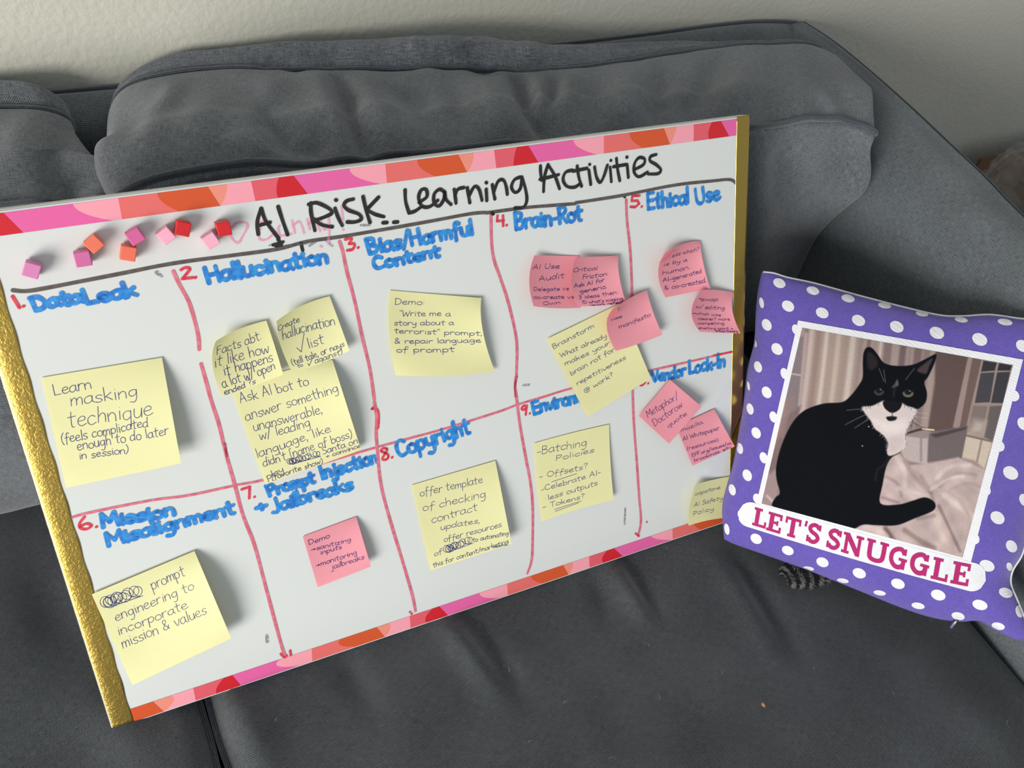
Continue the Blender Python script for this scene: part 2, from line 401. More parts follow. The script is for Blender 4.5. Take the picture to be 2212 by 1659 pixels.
for x, y in ((-.58, -.41), (.76, -.41), (-.58, .36), (.76, .36)):
    a = Acc(); box(a, (x, y, FZ), (.04, 0, 0), (0, .04, 0), (0, 0, .045)); mesh('leg', a.v, a.f, M_floor, sofa, smooth=False)

CSIGN = 1.0
# ------------------------------------------------------------------ cushions
def creases(A, items):
    """items: (p, q, depth, width) fold lines in 3-D; pushes vertices along +normal (depth > 0) or in"""
    du = np.gradient(A, axis=0); dv = np.gradient(A, axis=1); n = np.cross(du, dv); n /= (np.linalg.norm(n, axis=2, keepdims=True) + 1e-9)
    s = items['sign']; D = np.zeros(A.shape[:2])
    c_ = (A - CAM) @ RM; pxy = np.stack([CX + F * c_[..., 0] / c_[..., 2], CY + F * c_[..., 1] / c_[..., 2]], -1)
    def pick(p):
        if len(p) == 3: return np.array(p, float)
        d_ = np.linalg.norm(pxy - np.array(p), axis=2); k_ = np.where(d_ < d_.min() + 9, c_[..., 2], 1e9); return A.reshape(-1, 3)[k_.argmin()]
    for p, q, dep, wd in items['c']:
        dep = dep * items.get('gain', 1)
        if len(p) == 3: K_ = [np.array(p, float), np.array(q, float)]
        else: K_ = [pick((p[0] + (q[0] - p[0]) * k / 7, p[1] + (q[1] - p[1]) * k / 7)) for k in range(8)]
        dist = np.full(A.shape[:2], 9.0); T_ = np.zeros(A.shape[:2])
        for k in range(len(K_) - 1):
            a_, b_ = K_[k], K_[k + 1]; d = b_ - a_; L = np.linalg.norm(d) + 1e-9; d = d / L
            t = np.clip((A - a_) @ d / L, 0, 1); ds = np.linalg.norm(A - (a_ + t[..., None] * d * L), axis=2)
            m_ = ds < dist; dist = np.where(m_, ds, dist); T_ = np.where(m_, (k + t) / (len(K_) - 1), T_)
        taper = np.sin(np.pi * np.clip(0.12 + 0.76 * T_, 0, 1))
        D += dep * taper * np.exp(-(dist / wd) ** 2)
    nz = np.array([[noise.noise(Vector(A[i, j] * 11)) * .6 + noise.noise(Vector(A[i, j] * 27)) * .25 for j in range(A.shape[1])] for i in range(A.shape[0])])
    D += nz * items.get('noise', .003)
    return A + n * (s * D)[..., None]
def back_cushion(name, label, cols, endscale, cr):
    """cols: list of (rear piping point, front piping point, crown)"""
    t = tag(empty(name, tuple(V(cols[len(cols) // 2][1][0], .3, 0))), label, 'cushion', 'loose back cushions')
    rings = []
    for R_, Fp, cr_ in cols:
        xf, xr = Fp[0], R_[0]; xm = (xf + xr) / 2
        mid = (R_ + Fp) / 2 + V(0, 0, .009)
        rings.append([Fp, Fp + V(0, .03, .010) * 1.0 + (R_ - Fp) * .12, mid, R_ - (R_ - Fp) * .1 + V(0, 0, .006), R_, R_ + V(0, .014 * min(1, .4 + cr_ / .022), cr_ * .7), R_ + V(0, .026 * min(1, .5 + cr_ / .03), cr_ * .2 - .010 * max(0, 1 - cr_ / .01)),
                      V(xm, .392, .20), V(xm, .388, .04), V(xm, .36, .002), V(xf, .27, .0), V(xf, .222, .006), V(xf, .212, .07), V(xf, .214, .16), V(xf, Fp[1] - .014, .245), Fp + V(0, -.007, -.012)])
    def end(ring, sgn, full, seq):
        c = sum(ring) / len(ring); c = V(full, c[1], c[2]); out = []
        for s_, dx_ in seq: out.append([V(0, 1, 1) * (c + (p - c) * s_) + V(1, 0, 0) * (p[0] + sgn * dx_ if s_ > .3 else full + sgn * dx_) for p in ring])
        return out
    for q_, sg in ((0, -1), (-1, 1)):
        for k_, am in ((0, .2), (1, 1.5), (2, .6), (3, -.5), (4, -1.0), (5, -1.0), (6, -.7)): rings[q_][k_] = rings[q_][k_] + V(sg * (.015 if sg > 0 else .006) * am, 0, .002 * am)
    for q_, am in ((-1, .016), (-2, .009)):
        for k_ in (8, 9, 10, 11, 12, 13, 14): rings[q_][k_] = rings[q_][k_] + V(am, 0, 0)
    sL, sR = endscale
    c0, c1 = rings[0], rings[-1]
    L = end(c0, -1, np.mean([p[0] for p in c0]), [(.0, sL), (.5, sL * .95), (.85, sL * .7)])
    R2 = end(c1, 1, np.mean([p[0] for p in c1]), [(.85, sR * .7), (.5, sR * .95), (.0, sR)])
    rings = L + rings + R2
    def disp(A): return creases(A, cr)
    body, A = loft('cover', rings, M_sofa, t, 24, 12, True, disp, cap=False)
    sv = 12
    for j in (0, 4):
        line = [A[i, j * sv] + V(0, -.0004, .0012) for i in range(2 * 24 + 12, A.shape[0] - 2 * 24 - 12, 2)]
        tube('piping', line, .0030, M_pipe, t)
        # stitched seam shadow groove is the piping's lip
    return t
pr = [(240, 208), (300, 180), (380, 160), (500, 151), (640, 150), (760, 152), (900, 150), (1040, 146), (1150, 158), (1300, 143), (1440, 117), (1560, 102), (1660, 100), (1745, 99), (1812, 116)]
pf = [(268, 420), (330, 392), (420, 370), (540, 353), (700, 352), (850, 338), (1000, 322), (1150, 308), (1280, 297), (1430, 288), (1550, 283), (1650, 273), (1755, 261), (1830, 265), (1882, 288)]
crown = [.0, .004, .006, .008, .016, .022, .03, .032, .022, .012, .006, .0, .0, .0, -.002]
zr = [.285, .29, .295, .298, .30, .30, .30, .30, .297, .298, .30, .302, .303, .303, .300]
cols = [(hit(*pr[i], (0, 0, zr[i]), ZUP), hit(*pf[i], (0, 0, .305 if i else .295), ZUP), crown[i]) for i in range(15)]
def S(px, py, z=.3): return hit(px, py, (0, 0, z), ZUP)
cr = {'sign': CSIGN, 'noise': .004, 'gain': 1.5, 'c': [
    ((735, 160), (800, 340), -.008, .009), ((690, 165), (745, 330), .004, .014), ((790, 165), (850, 330), .005, .016), ((850, 165), (900, 240), -.003, .010),
    ((1120, 155), (1185, 290), -.011, .009), ((1158, 160), (1170, 260), .006, .010), ((1195, 165), (1190, 280), -.005, .008), ((1235, 160), (1215, 230), .004, .009), ((1050, 165), (1090, 300), .005, .016), ((980, 160), (1010, 280), -.003, .012),
    ((560, 200), (650, 330), -.006, .011), ((530, 270), (560, 340), .004, .014), ((700, 250), (690, 340), -.005, .010), ((450, 200), (430, 300), .004, .02), ((590, 170), (560, 230), .003, .012), ((1430, 130), (1420, 275), -.006, .010), ((1370, 140), (1330, 260), .004, .014), ((1290, 150), (1300, 270), -.003, .012),
    ((1560, 110), (1490, 240), -.005, .011), ((1620, 120), (1560, 260), .005, .013), ((1680, 140), (1650, 260), -.004, .012), ((1770, 180), (1810, 250), .004, .012), ((1720, 160), (1740, 250), .003, .014), ((330, 210), (300, 340), .003, .02), ((900, 170), (950, 300), -.004, .012), ((260, 240), (300, 300), -.003, .014), ((385, 180), (345, 240), .003, .010),
    ((1020, 90), (1050, 140), -.008, .012), ((650, 110), (740, 140), -.006, .010), ((1130, 85), (1180, 140), .005, .012), ((880, 105), (930, 140), .004, .012), ((540, 130), (640, 140), -.004, .008), ((1640, 330), (1660, 520), .004, .02), ((1740, 300), (1800, 420), .004, .02), ((1700, 300), (1690, 420), -.004, .016)]}
back_cushion('back_cushion', 'large grey back cushion with piped edges standing right behind the white board', cols, (.012, .010), cr)
prL = [(-620, 300), (-420, 268), (-200, 245), (0, 235), (90, 241), (150, 266), (190, 305)]
pfL = [(-620, 520), (-420, 490), (-200, 465), (0, 445), (90, 436), (150, 440), (196, 455)]
cL = [.01, .01, .01, .012, .01, .006, .0]
colsL = [(hit(*prL[i], (0, 0, .285 - .01 * (i > 4)), ZUP), hit(*pfL[i], (0, 0, .288 - .012 * (i > 4)), ZUP), cL[i]) for i in range(7)]
back_cushion('back_cushion', 'grey back cushion at the left edge, half hidden behind the board', colsL, (.02, .012), {'sign': CSIGN, 'noise': .004, 'c': [((60, 250), (30, 340), .005, .015), ((140, 280), (155, 400), .005, .02), ((90, 300), (100, 400), -.004, .015)]})
def seat_cushion(label, x0, x1, y0, y1, items, skew=0.0):
    t = tag(empty('seat_cushion', ((x0 + x1) / 2, 0, -.14)), label, 'cushion', 'loose seat cushions')
    H, r = -.14, .016; nx, ny = 150, 150
    vs = []; uv = []
    # superellipse slab: rows from bottom rim over the top
    def prof(t_):   # t_ in 0..1 across, returns (pos in 0..1, height)
        return t_
    X = np.linspace(0, 1, nx); Y = np.linspace(0, 1, ny); V3 = np.zeros((nx, ny, 3))
    def ease(u, wdt):   # inset coordinate + drop near rims
        d = min(u, 1 - u) * wdt; R = .022
        if d < R: ang = math.acos(max(-1, min(1, 1 - d / R))); return R * (1 - math.sin(ang))
        return 0.0
    dxs = [ease(u, x1 - x0) for u in X]; dys = [ease(u, y1 - y0) for u in Y]
    for i, u in enumerate(X):
        for j, v_ in enumerate(Y):
            z = -.003 - min(.05, (dxs[i] + dys[j]))
            x = x0 + (x1 - x0) * u; y = y0 + (y1 - y0) * v_
            x += skew * (y - 0.0)
            # rounded plan corners
            V3[i, j] = (x, y, z)
    R = .05
    for i in range(nx):
        for j in range(ny):
            x, y, z = V3[i, j]; cx_ = min(max(x, x0 + R), x1 - R); cy_ = min(max(y, y0 + R), y1 - R); d = math.hypot(x - cx_, y - cy_)
            if d > R and cx_ != x and cy_ != y: V3[i, j, 0] = cx_ + (x - cx_) * R / d; V3[i, j, 1] = cy_ + (y - cy_) * R / d; V3[i, j, 2] = min(z, -.02)
    V3 = creases(V3, items)
    rows = V3.reshape(-1, 3); verts = list(rows); n = len(verts); f = gridfaces(nx, ny); uvs = [(p[0], p[1]) for p in rows]
    per = [(i, 0) for i in range(nx)] + [(nx - 1, j) for j in range(1, ny)] + [(i, ny - 1) for i in range(nx - 2, -1, -1)] + [(0, j) for j in range(ny - 2, 0, -1)]
    idx = [i * ny + j for i, j in per]; m_ = len(idx)
    for lev, zz in enumerate((-.06, H)):
        for k, q in enumerate(idx):
            p = verts[q]; verts.append(V(p[0], p[1], zz)); uvs.append((p[0] + p[1], zz))
    for k in range(m_):
        k2 = (k + 1) % m_; f.append((idx[k2], idx[k], n + k, n + k2)); f.append((n + k2, n + k, n + m_ + k, n + m_ + k2))
    f.append(tuple(n + m_ + k for k in range(m_)))
    mesh('cover', verts, f, M_seat, t, uv=uvs)
    ring = [V3[i, j] for i, j in per]
    pts = [V(p[0], p[1], -.021) for p in ring]; pts.append(pts[0])
    tube('piping', pts, .003, M_pipe, t)
    return t
def T(px, py): return hit(px, py, (0, 0, 0), ZUP)
itR = {'gain': 1.7, 'sign': 1.0, 'noise': .0035, 'c': [
    (T(960, 1340), T(1060, 1480), .006, .012), (T(1010, 1330), T(1130, 1500), -.004, .010), (T(1320, 1215), T(1390, 1330), .005, .010), (T(1350, 1200), T(1430, 1330), -.004, .008),
    (T(1280, 1230), T(1310, 1330), -.004, .010), (T(1590, 1190), T(1720, 1400), -.005, .012), (T(1560, 1210), T(1660, 1400), .004, .014), (T(490, 1480), T(580, 1659), .005, .014),
    (T(740, 1420), T(800, 1520), -.003, .012), (T(2000, 1420), T(2200, 1659), .003, .03), (T(1250, 1560), T(1800, 1500), -.002, .04)]}
itL = {'gain': 1.7, 'sign': 1.0, 'noise': .003, 'c': [(T(200, 1500), T(330, 1659), .003, .02), (T(60, 1200), T(150, 1400), -.003, .02)]}
seat_cushion('wide grey seat cushion under the board and the purple pillow', .0725, .772, -.44, .385, itR, -.06)
seat_cushion('grey seat cushion at the lower left, past the dark gap', -.60, .0640, -.44, .385, itL, -.06)

# ------------------------------------------------------------------ the board
board = tag(empty('display_board', tuple(b3((BW / 2, 0)))), 'white marker board with pink patterned borders and gold taped sides leaning on the sofa', 'board')
a = Acc(); box(a, b3((0, 0), -BT), BX * BW, BU * BH, BN * BT)
bevel(mesh('panel', a.v, a.f, [M_board], board, smooth=False), .0006, 2)
a = Acc(); box(a, b3((0.001, .001), -BT - .0006), BX * (BW - .002), BU * (BH - .002), BN * .0006); mesh('backing', a.v, a.f, M_core, board, smooth=False)
# top rim: grey-white edging
a = Acc(); box(a, b3((0, BH), -BT), BX * BW, BU * .0006, BN * (BT - .0012)); mesh('edging', a.v, a.f, M_edge, board, smooth=False)
# gold tape: wraps the front and the side
def tape(u0, u1, side, m, wrap):
    us = []; n = 60
    vs = []; rows = 90
    for i in range(rows):
        v = -.0008 + (BH + .0016) * i / (rows - 1)
        j = .0004 * math.sin(i * .9) if m is M_gold else 0
        if side > 0: prof = [(u0 + j, .0004), (u0 + .001, .00045), (u1 - .0025, .00045), (u1 - .0006, .0004), (u1 + .0004, -.0006), (u1 + .0005, -.0025), (u1 + .0005, -BT * .95)]
        else: prof = [(u1 + j, .0004), (u1 - .001, .00045), (u0 + .007, .0005), (u0 + .002, .0003), (u0 - .0002, -.0004), (u0 - .0005, -.0018), (u0 - .0005, -BT * wrap)]
        vs += [b3((p[0], v), p[1]) for p in prof]
    o = mesh('gold_tape', vs, gridfaces(rows, 7) if side < 0 else [q[::-1] for q in gridfaces(rows, 7)], m, board)
    sm = o.modifiers.new('solid', 'SOLIDIFY'); sm.thickness = .0001; sm.offset = 0
    return o
uL = bd(45, 750)[0]; uR = bd(1589, 500)[0]
ul0 = (bd(45, 750)[0] + bd(180, 1200)[0] + bd(279, 1533)[0]) / 3
ur0 = (bd(1590, 300)[0] + bd(1588, 520)[0] + bd(1581, 780)[0] + bd(1574, 1031)[0]) / 4
tape(0.0, ul0, -1, M_gold, .35); tape(ur0, BW, 1, M_gold2, .95)
# patterned borders
def border(items, v_out, v_in, h=.0003):
    """items: colour and its right-hand boundary (outer px, inner px, optional via px)"""
    mats = list(M_bord.values()); key = list(M_bord); acc = Acc(); n = 10
    def curve(o_, i_, via):
        a_, b_ = bd(*o_)[0], bd(*i_)[0]
        if via is None: return [a_ + (b_ - a_) * t for t in np.linspace(0, 1, n)]
        q = bd(*via); t_v = min(.8, max(.2, (q[1] - v_out) / (v_in - v_out)))
        # quadratic through via
        c = (q[0] - a_ * (1 - t_v) ** 2 - b_ * t_v ** 2) / (2 * t_v * (1 - t_v))
        return [a_ * (1 - t) ** 2 + 2 * c * t * (1 - t) + b_ * t * t for t in np.linspace(0, 1, n)]
    prev = [ul0] * n
    for k, (cname, bnd) in enumerate(items):
        cur = [ur0] * n if bnd is None else curve(*bnd)
        cur = [min(ur0, max(ul0, c)) for c in cur]
        cur = [max(c, p) for c, p in zip(cur, prev)]
        vs = []
        for i in range(n):
            v = v_out + (v_in - v_out) * i / (n - 1); vs += [b3((prev[i], v), h), b3((cur[i], v), h)]
        acc.add(vs, [(2 * i, 2 * i + 1, 2 * i + 3, 2 * i + 2) for i in range(n - 1)], key.index(cname)); prev = cur
    return mesh('patterned_border', acc.v, acc.f, mats, board, smooth=False, midx=acc.m)
vt_in = np.mean([bd(300, 468)[1], bd(800, 401)[1], bd(1300, 333)[1], bd(1580, 293)[1]])
top = [('red', ((7, 457), (50, 499), None)), ('pink', ((157, 438), (244, 478), (190, 464))), ('light', ((255, 427), (264, 475), None)), ('salmon', ((339, 415), (388, 459), (355, 440))),
       ('orange', ((449, 402), (476, 444), None)), ('peach', ((490, 398), (476, 444), (488, 420))), ('light', ((542, 391), (552, 436), None)), ('coral', ((602, 381), (600, 427), (597, 406))),
       ('red', ((634, 378), (665, 419), None)), ('pink', ((755, 364), (823, 400), (774, 384))), ('light', ((832, 354), (836, 398), None)), ('salmon', ((901, 346), (941, 384), (915, 368))),
       ('orange', ((990, 335), (1009, 374), None)), ('peach', ((1023, 330), (1009, 374), (1019, 354))), ('light', ((1067, 325), (1072, 366), None)), ('coral', ((1116, 318), (1109, 361), (1110, 342))),
       ('red', ((1141, 314), (1163, 354), None)), ('pink', ((1238, 301), (1289, 337), (1256, 322))), ('light', ((1304, 293), (1304, 333), None)), ('salmon', ((1359, 285), (1389, 322), (1370, 308))),
       ('orange', ((1434, 276), (1447, 312), None)), ('peach', ((1461, 271), (1447, 312), (1457, 290))), ('light', ((1498, 266), (1498, 304), None)), ('coral', ((1538, 259), (1531, 299), (1531, 280))),
       ('red', ((1557, 257), (1575, 293), None)), ('pink', None)]
border(top, BH - .0012, vt_in)
vb_in = np.mean([bd(279, 1533)[1], bd(673, 1405)[1], bd(1094, 1261)[1], bd(1487, 1127)[1]])
bot = [('orange', ((355, 1540), (332, 1518), None)), ('peach', ((355, 1540), (372, 1507), (369, 1523))), ('light', ((424, 1518), (418, 1489), None)), ('coral', ((468, 1501), (485, 1469), (469, 1483))),
       ('red', ((521, 1482), (503, 1462), None)), ('pink', ((648, 1442), (605, 1428), (621, 1440))), ('light', ((675, 1432), (674, 1405), None)), ('salmon', ((770, 1401), (735, 1383), (746, 1396))),
       ('orange', ((832, 1379), (814, 1356), None)), ('peach', ((832, 1379), (841, 1345), (842, 1360))), ('light', ((887, 1359), (885, 1332), None)), ('coral', ((921, 1347), (934, 1314), (922, 1328))),
       ('red', ((968, 1332), (949, 1309), None)), ('pink', ((1080, 1294), (1036, 1281), (1052, 1291))), ('light', ((1097, 1287), (1095, 1261), None)), ('salmon', ((1172, 1262), (1147, 1244), (1155, 1255))),
       ('orange', ((1228, 1241), (1216, 1214), None)), ('peach', ((1228, 1241), (1237, 1210), (1236, 1226))), ('light', ((1273, 1223), (1272, 1197), None)), ('coral', ((1303, 1214), (1311, 1182), (1304, 1198))),
       ('red', ((1345, 1201), (1326, 1178), None)), ('pink', ((1452, 1163), (1406, 1156), (1424, 1165))), ('light', ((1453, 1164), (1452, 1140), None)), ('salmon', ((1514, 1143), (1497, 1128), (1503, 1138))), ('orange', None)]
border(bot, .0012, vb_in)

# lettering on the board
HB = .00035
def bf(q, k=0): return b3(q, HB + (k % 12) * .000025)
def pxs(region, pts):
    ox, oy, s = region; return [(ox + x * s, oy + y * s) for x, y in pts]
Z1 = (0, 380, .27125); Z2 = (500, 300, .27125); Z3 = (1050, 220, .27125); Z4 = (0, 750, .27125)
RA = (420, 620, .19892); RB = (480, 850, .18083); RD = (780, 600, .18083); RE = (1120, 520, .16275); RF = (1150, 640, .16278); RG = (1340, 500, .18083)
RH = (1340, 780, .24116); RI = (1080, 830, .21092); RJ = (840, 880, .23514); RK = (500, 970, .19889); RL = (120, 1060, .32541)
R0 = (0, 0, 1)
def strokes(name, label, region, lists, w, m, vary=.05, smooth=True, h0=0.0):
    acc = Acc()
    for k, s in enumerate(lists):
        P = [bd(*p) for p in pxs(region, s)]
        if smooth and len(P) > 2: P = catmull(P, 6)
        ribbon(acc, P, w, lambda q, kk=k: b3(q, HB + h0 + (kk % 12) * .00002), vary=vary)
    o = mesh(name, acc.v, acc.f, m, board, smooth=False)
    if label: o['label'] = label
    if name in ('ink_mark', 'ink_smudge', 'red_mark', 'faded_pink_writing'): o['kind'] = 'stuff'
    return o
def merge_write(name, label, items, m, w, slant=0.0, jit=.35, vary=.06, h0=0.0):
    """items: (text, x0,y0,x1,y1, cap height in px) on the board"""
    acc = Acc(); base = [0]
    for text, x0, y0, x1, y1, cap in items:
        p0, p1 = bd(x0, y0), bd(x1, y1); s = np.linalg.norm(bd(x0, y0 - cap) - p0)
        write(acc, text, p0, p1, s, w, lambda q, k=0: b3(q, HB + h0 + (k % 14) * .00002), slant, jit, vary, step=True)
    o = mesh(name, acc.v, acc.f, m, board, smooth=False)
    if label: o['label'] = label
    return o
t2 = [[(235, 555), (205, 655), (212, 760)], [(235, 555), (275, 660), (372, 788)], [(212, 690), (305, 665)], [(370, 540), (405, 650), (445, 762)],
      [(630, 510), (632, 590), (662, 730)], [(612, 522), (680, 510), (775, 555), (797, 590), (740, 622), (655, 652)], [(655, 640), (720, 685), (800, 700)],
      [(822, 552), (845, 620), (880, 690)], [(828, 486), (832, 488)], [(968, 480), (915, 495), (893, 530), (930, 568), (1012, 600), (1030, 640), (980, 662), (920, 662)],
      [(1045, 460), (1070, 570), (1100, 665)], [(1168, 465), (1075, 562)], [(1078, 565), (1140, 600), (1212, 620)], [(1205, 668), (1235, 666)], [(1290, 664), (1320, 662)],
      [(1380, 408), (1385, 500), (1412, 590)], [(1412, 590), (1460, 575), (1510, 540)], [(1492, 505), (1552, 462), (1548, 405), (1508, 408), (1488, 470), (1515, 535), (1575, 540), (1640, 490)],
      [(1694, 425), (1655, 402), (1612, 440), (1612, 510), (1650, 535), (1688, 480), (1694, 418), (1705, 480), (1745, 522)], [(1770, 402), (1778, 455), (1785, 512)], [(1778, 445), (1800, 402), (1848, 388)],
      [(1875, 390), (1884, 450), (1895, 508)], [(1890, 450), (1932, 380), (1968, 402), (1992, 490)], [(2025, 402), (2030, 492)], [(2026, 348), (2029, 350)], [(2075, 366), (2085, 430), (2095, 478)], [(2085, 430), (2120, 340), (2162, 328), (2185, 380), (2194, 442)]]
t3 = [[(268, 600), (222, 622), (200, 680), (230, 722), (270, 690), (282, 605)], [(282, 600), (310, 690), (322, 780), (296, 838), (228, 845)],
      [(490, 500), (462, 600), (455, 715)], [(430, 510), (432, 565), (440, 625)], [(490, 500), (545, 590), (582, 692)], [(425, 618), (500, 600), (575, 580)],
      [(682, 545), (630, 562), (610, 620), (640, 672), (700, 680), (748, 650)], [(722, 512), (735, 600), (757, 672)], [(690, 552), (800, 530)], [(815, 545), (830, 658)], [(820, 498), (823, 500)],
      [(860, 520), (876, 600), (905, 642), (935, 590), (962, 505)], [(985, 520), (995, 636)], [(990, 466), (993, 468)], [(1035, 452), (1045, 540), (1062, 628)], [(1012, 517), (1110, 500)], [(1120, 500), (1130, 602)], [(1117, 440), (1120, 442)],
      [(1182, 538), (1250, 500), (1258, 455), (1215, 445), (1180, 490), (1176, 560), (1215, 597), (1282, 560)], [(1352, 420), (1308, 435), (1302, 470), (1350, 500), (1388, 540), (1365, 572), (1288, 575)]]
acc = Acc()
for reg, L_ in ((Z2, t2), (Z3, t3)):
    for k, s in enumerate(L_):
        P = [bd(*p) for p in pxs(reg, s)]; P = catmull(P, 6) if len(P) > 2 else P
        ribbon(acc, P, .00265, lambda q, kk=k: b3(q, HB + .0001 + (kk % 12) * .00002), vary=.08)
o = mesh('title_writing', acc.v, acc.f, M_black, board, smooth=False); o['label'] = 'black marker title AI Risk Learning Activities'
strokes('title_underline', 'long wavy grey-black marker line', R0, [[(28, 627), (54, 629), (90, 624), (163, 610), (271, 589), (340, 575), (407, 564), (500, 552), (600, 538), (662, 522), (744, 510), (850, 492), (934, 477), (1015, 462), (1050, 459)], [(1050, 460), (1131, 449), (1190, 444), (1243, 440)],
        [(1243, 438), (1290, 431), (1350, 421), (1457, 400), (1538, 391), (1576, 388), (1589, 396)]], .0026, M_line, .04)
strokes('ink_mark', None, Z2, [[(552, 832), (566, 888)], [(2076, 590), (2084, 594)], [(330, 845), (410, 820)], [(350, 850), (395, 845)], [(370, 800), (385, 830), (360, 850)]], .0024, M_black, .1)
strokes('ink_mark', None, Z3, [[(1096, 752), (1104, 758)], [(45, 888), (55, 892)]], .0026, M_black, .1)
strokes('ink_smudge', None, Z2, [[(300, 850), (340, 835)], [(1030, 688), (1100, 686)], [(400, 850), (600, 835)], [(620, 850), (720, 800), (800, 850)]], .0016, M_smear, .3)
strokes('ink_smudge', None, R0, [[(338, 588), (348, 596)], [(576, 1372), (577, 1386)], [(1350, 1098), (1349, 1132)], [(1130, 832), (1142, 831)]], .0026, M_smear, .3)
strokes('faded_pink_writing', 'half-erased pink marker heart and name', Z2, [
    [(-60, 690), (-30, 700), (5, 700), (40, 668), (110, 668), (125, 700), (90, 770), (50, 828), (0, 790), (-15, 730)],
    [(345, 745), (280, 800), (225, 800), (218, 760)], [(270, 640), (220, 680), (225, 720)], [(380, 690), (370, 720), (390, 770), (470, 760)], [(480, 650), (500, 750)], [(490, 690), (540, 660), (575, 750)], [(600, 640), (620, 720)],
    [(610, 680), (660, 640), (700, 735)], [(700, 630), (730, 720), (775, 700)], [(770, 630), (775, 730), (770, 835)], [(705, 855), (715, 860)], [(870, 535), (885, 650)], [(885, 720), (890, 724)]], .0018, M_pinkf, .15)
# dividing lines
strokes('divider_line', 'pink-red marker line left of the Hallucination column', R0, [[(374, 586), (388, 616), (407, 651), (420, 692), (428, 727), (430, 755)], [(434, 786), (447, 832), (456, 866), (472, 915), (483, 961)], [(484, 960), (489, 985), (508, 1052), (524, 1112), (549, 1177), (572, 1262), (592, 1337), (608, 1395), (616, 1418)]], .0026, M_rline, .05)
strokes('divider_line', 'pink-red marker line left of the Bias column', R0, [[(733, 522), (740, 544), (749, 587), (766, 652), (782, 728), (798, 795), (808, 862)], [(808, 868), (813, 900), (812, 936), (815, 976), (820, 1031), (829, 1076), (847, 1140), (868, 1209), (890, 1285), (897, 1320)]], .0026, M_rline, .05)
strokes('divider_line', 'pink-red marker line left of the Brain-Rot column', R0, [[(1060, 465), (1061, 518), (1066, 559), (1080, 600), (1095, 645), (1109, 701), (1116, 745), (1115, 810)], [(1114, 814), (1112, 835), (1115, 857), (1122, 914), (1135, 988), (1145, 1041), (1150, 1094), (1150, 1162), (1148, 1209), (1139, 1238)]], .0026, M_rline, .05)
strokes('divider_line', 'pink-red marker line left of the Ethical Use column', R0, [[(1352, 432), (1354, 478), (1361, 545), (1365, 638), (1366, 740), (1366, 840), (1369, 918), (1375, 998), (1380, 1072), (1384, 1125), (1378, 1157)]], .0026, M_rline, .05)
strokes('divider_line', 'pink-red marker line across the board', R0, [[(152, 1119), (190, 1108), (325, 1081), (407, 1070), (510, 1048), (567, 1037), (688, 1003), (751, 984), (814, 966), (880, 948), (957, 927), (1075, 890), (1118, 874), (1175, 857), (1230, 840), (1320, 818), (1401, 801), (1494, 780), (1580, 760)]], .0021, M_rline, .05)
strokes('red_mark', None, R0, [[(810, 876), (802, 884), (812, 882), (818, 895), (816, 925)], [(1116, 813), (1112, 835), (1113, 856)], [(485, 958), (490, 985)], [(884, 1322), (886, 1321)], [(888, 1325), (889, 1326)], [(626, 1405), (628, 1415)], [(606, 1412), (614, 1420), (619, 1416)], [(1372, 1152), (1380, 1158)], [(1396, 1127), (1397, 1128)], [(1580, 760), (1540, 768)]], .0018, M_red, .15)
for k, (nt, rest) in enumerate((
    (('1.', 34, 667, 54, 661, 26), [('Data', 73, 671, 178, 652, 29), ('Leak', 184, 656, 296, 637, 31)]),
    (('2.', 389, 603, 425, 600, 24), [('Hallucination', 447, 612, 708, 567, 34)]),
    (('3.', 748, 543, 776, 535, 27), [('Bias/Harmful', 795, 549, 1021, 506, 33), ('Content', 808, 583, 950, 553, 25)]),
    (('4.', 1071, 489, 1096, 487, 23), [('Brain-Rot', 1112, 497, 1257, 475, 35)]),
    (('5.', 1359, 448, 1388, 447, 25), [('Ethical', 1397, 452, 1487, 439, 34), ('Use', 1503, 442, 1555, 429, 34)]),
    (('6.', 168, 1146, 212, 1138, 27), [('Mission', 220, 1140, 378, 1112, 28), ('Misalignment', 232, 1180, 508, 1108, 29)]),
    (('7.', 524, 1080, 552, 1073, 24), [('Prompt', 580, 1072, 680, 1041, 25), ('Injection', 694, 1036, 816, 997, 29), ('+', 553, 1106, 577, 1100, 26), ('Jailbreaks', 586, 1107, 762, 1056, 28)]),
    (('8.', 823, 996, 849, 988, 26), [('Copyright', 860, 988, 1016, 934, 35)]),
    (('9.', 1124, 898, 1146, 893, 20), [('Environm', 1151, 895, 1262, 864, 28)]),
    (('10.', 1366, 838, 1402, 828, 18), [('Vendor', 1408, 826, 1480, 810, 24), ('Lock-In', 1487, 808, 1565, 791, 28)]))):
    merge_write('heading_number', None, [nt], M_red, .0021, jit=.1)
    merge_write('heading_writing', 'blue marker heading', rest, M_blue, .0032, jit=.3, vary=.12, slant=-.05)

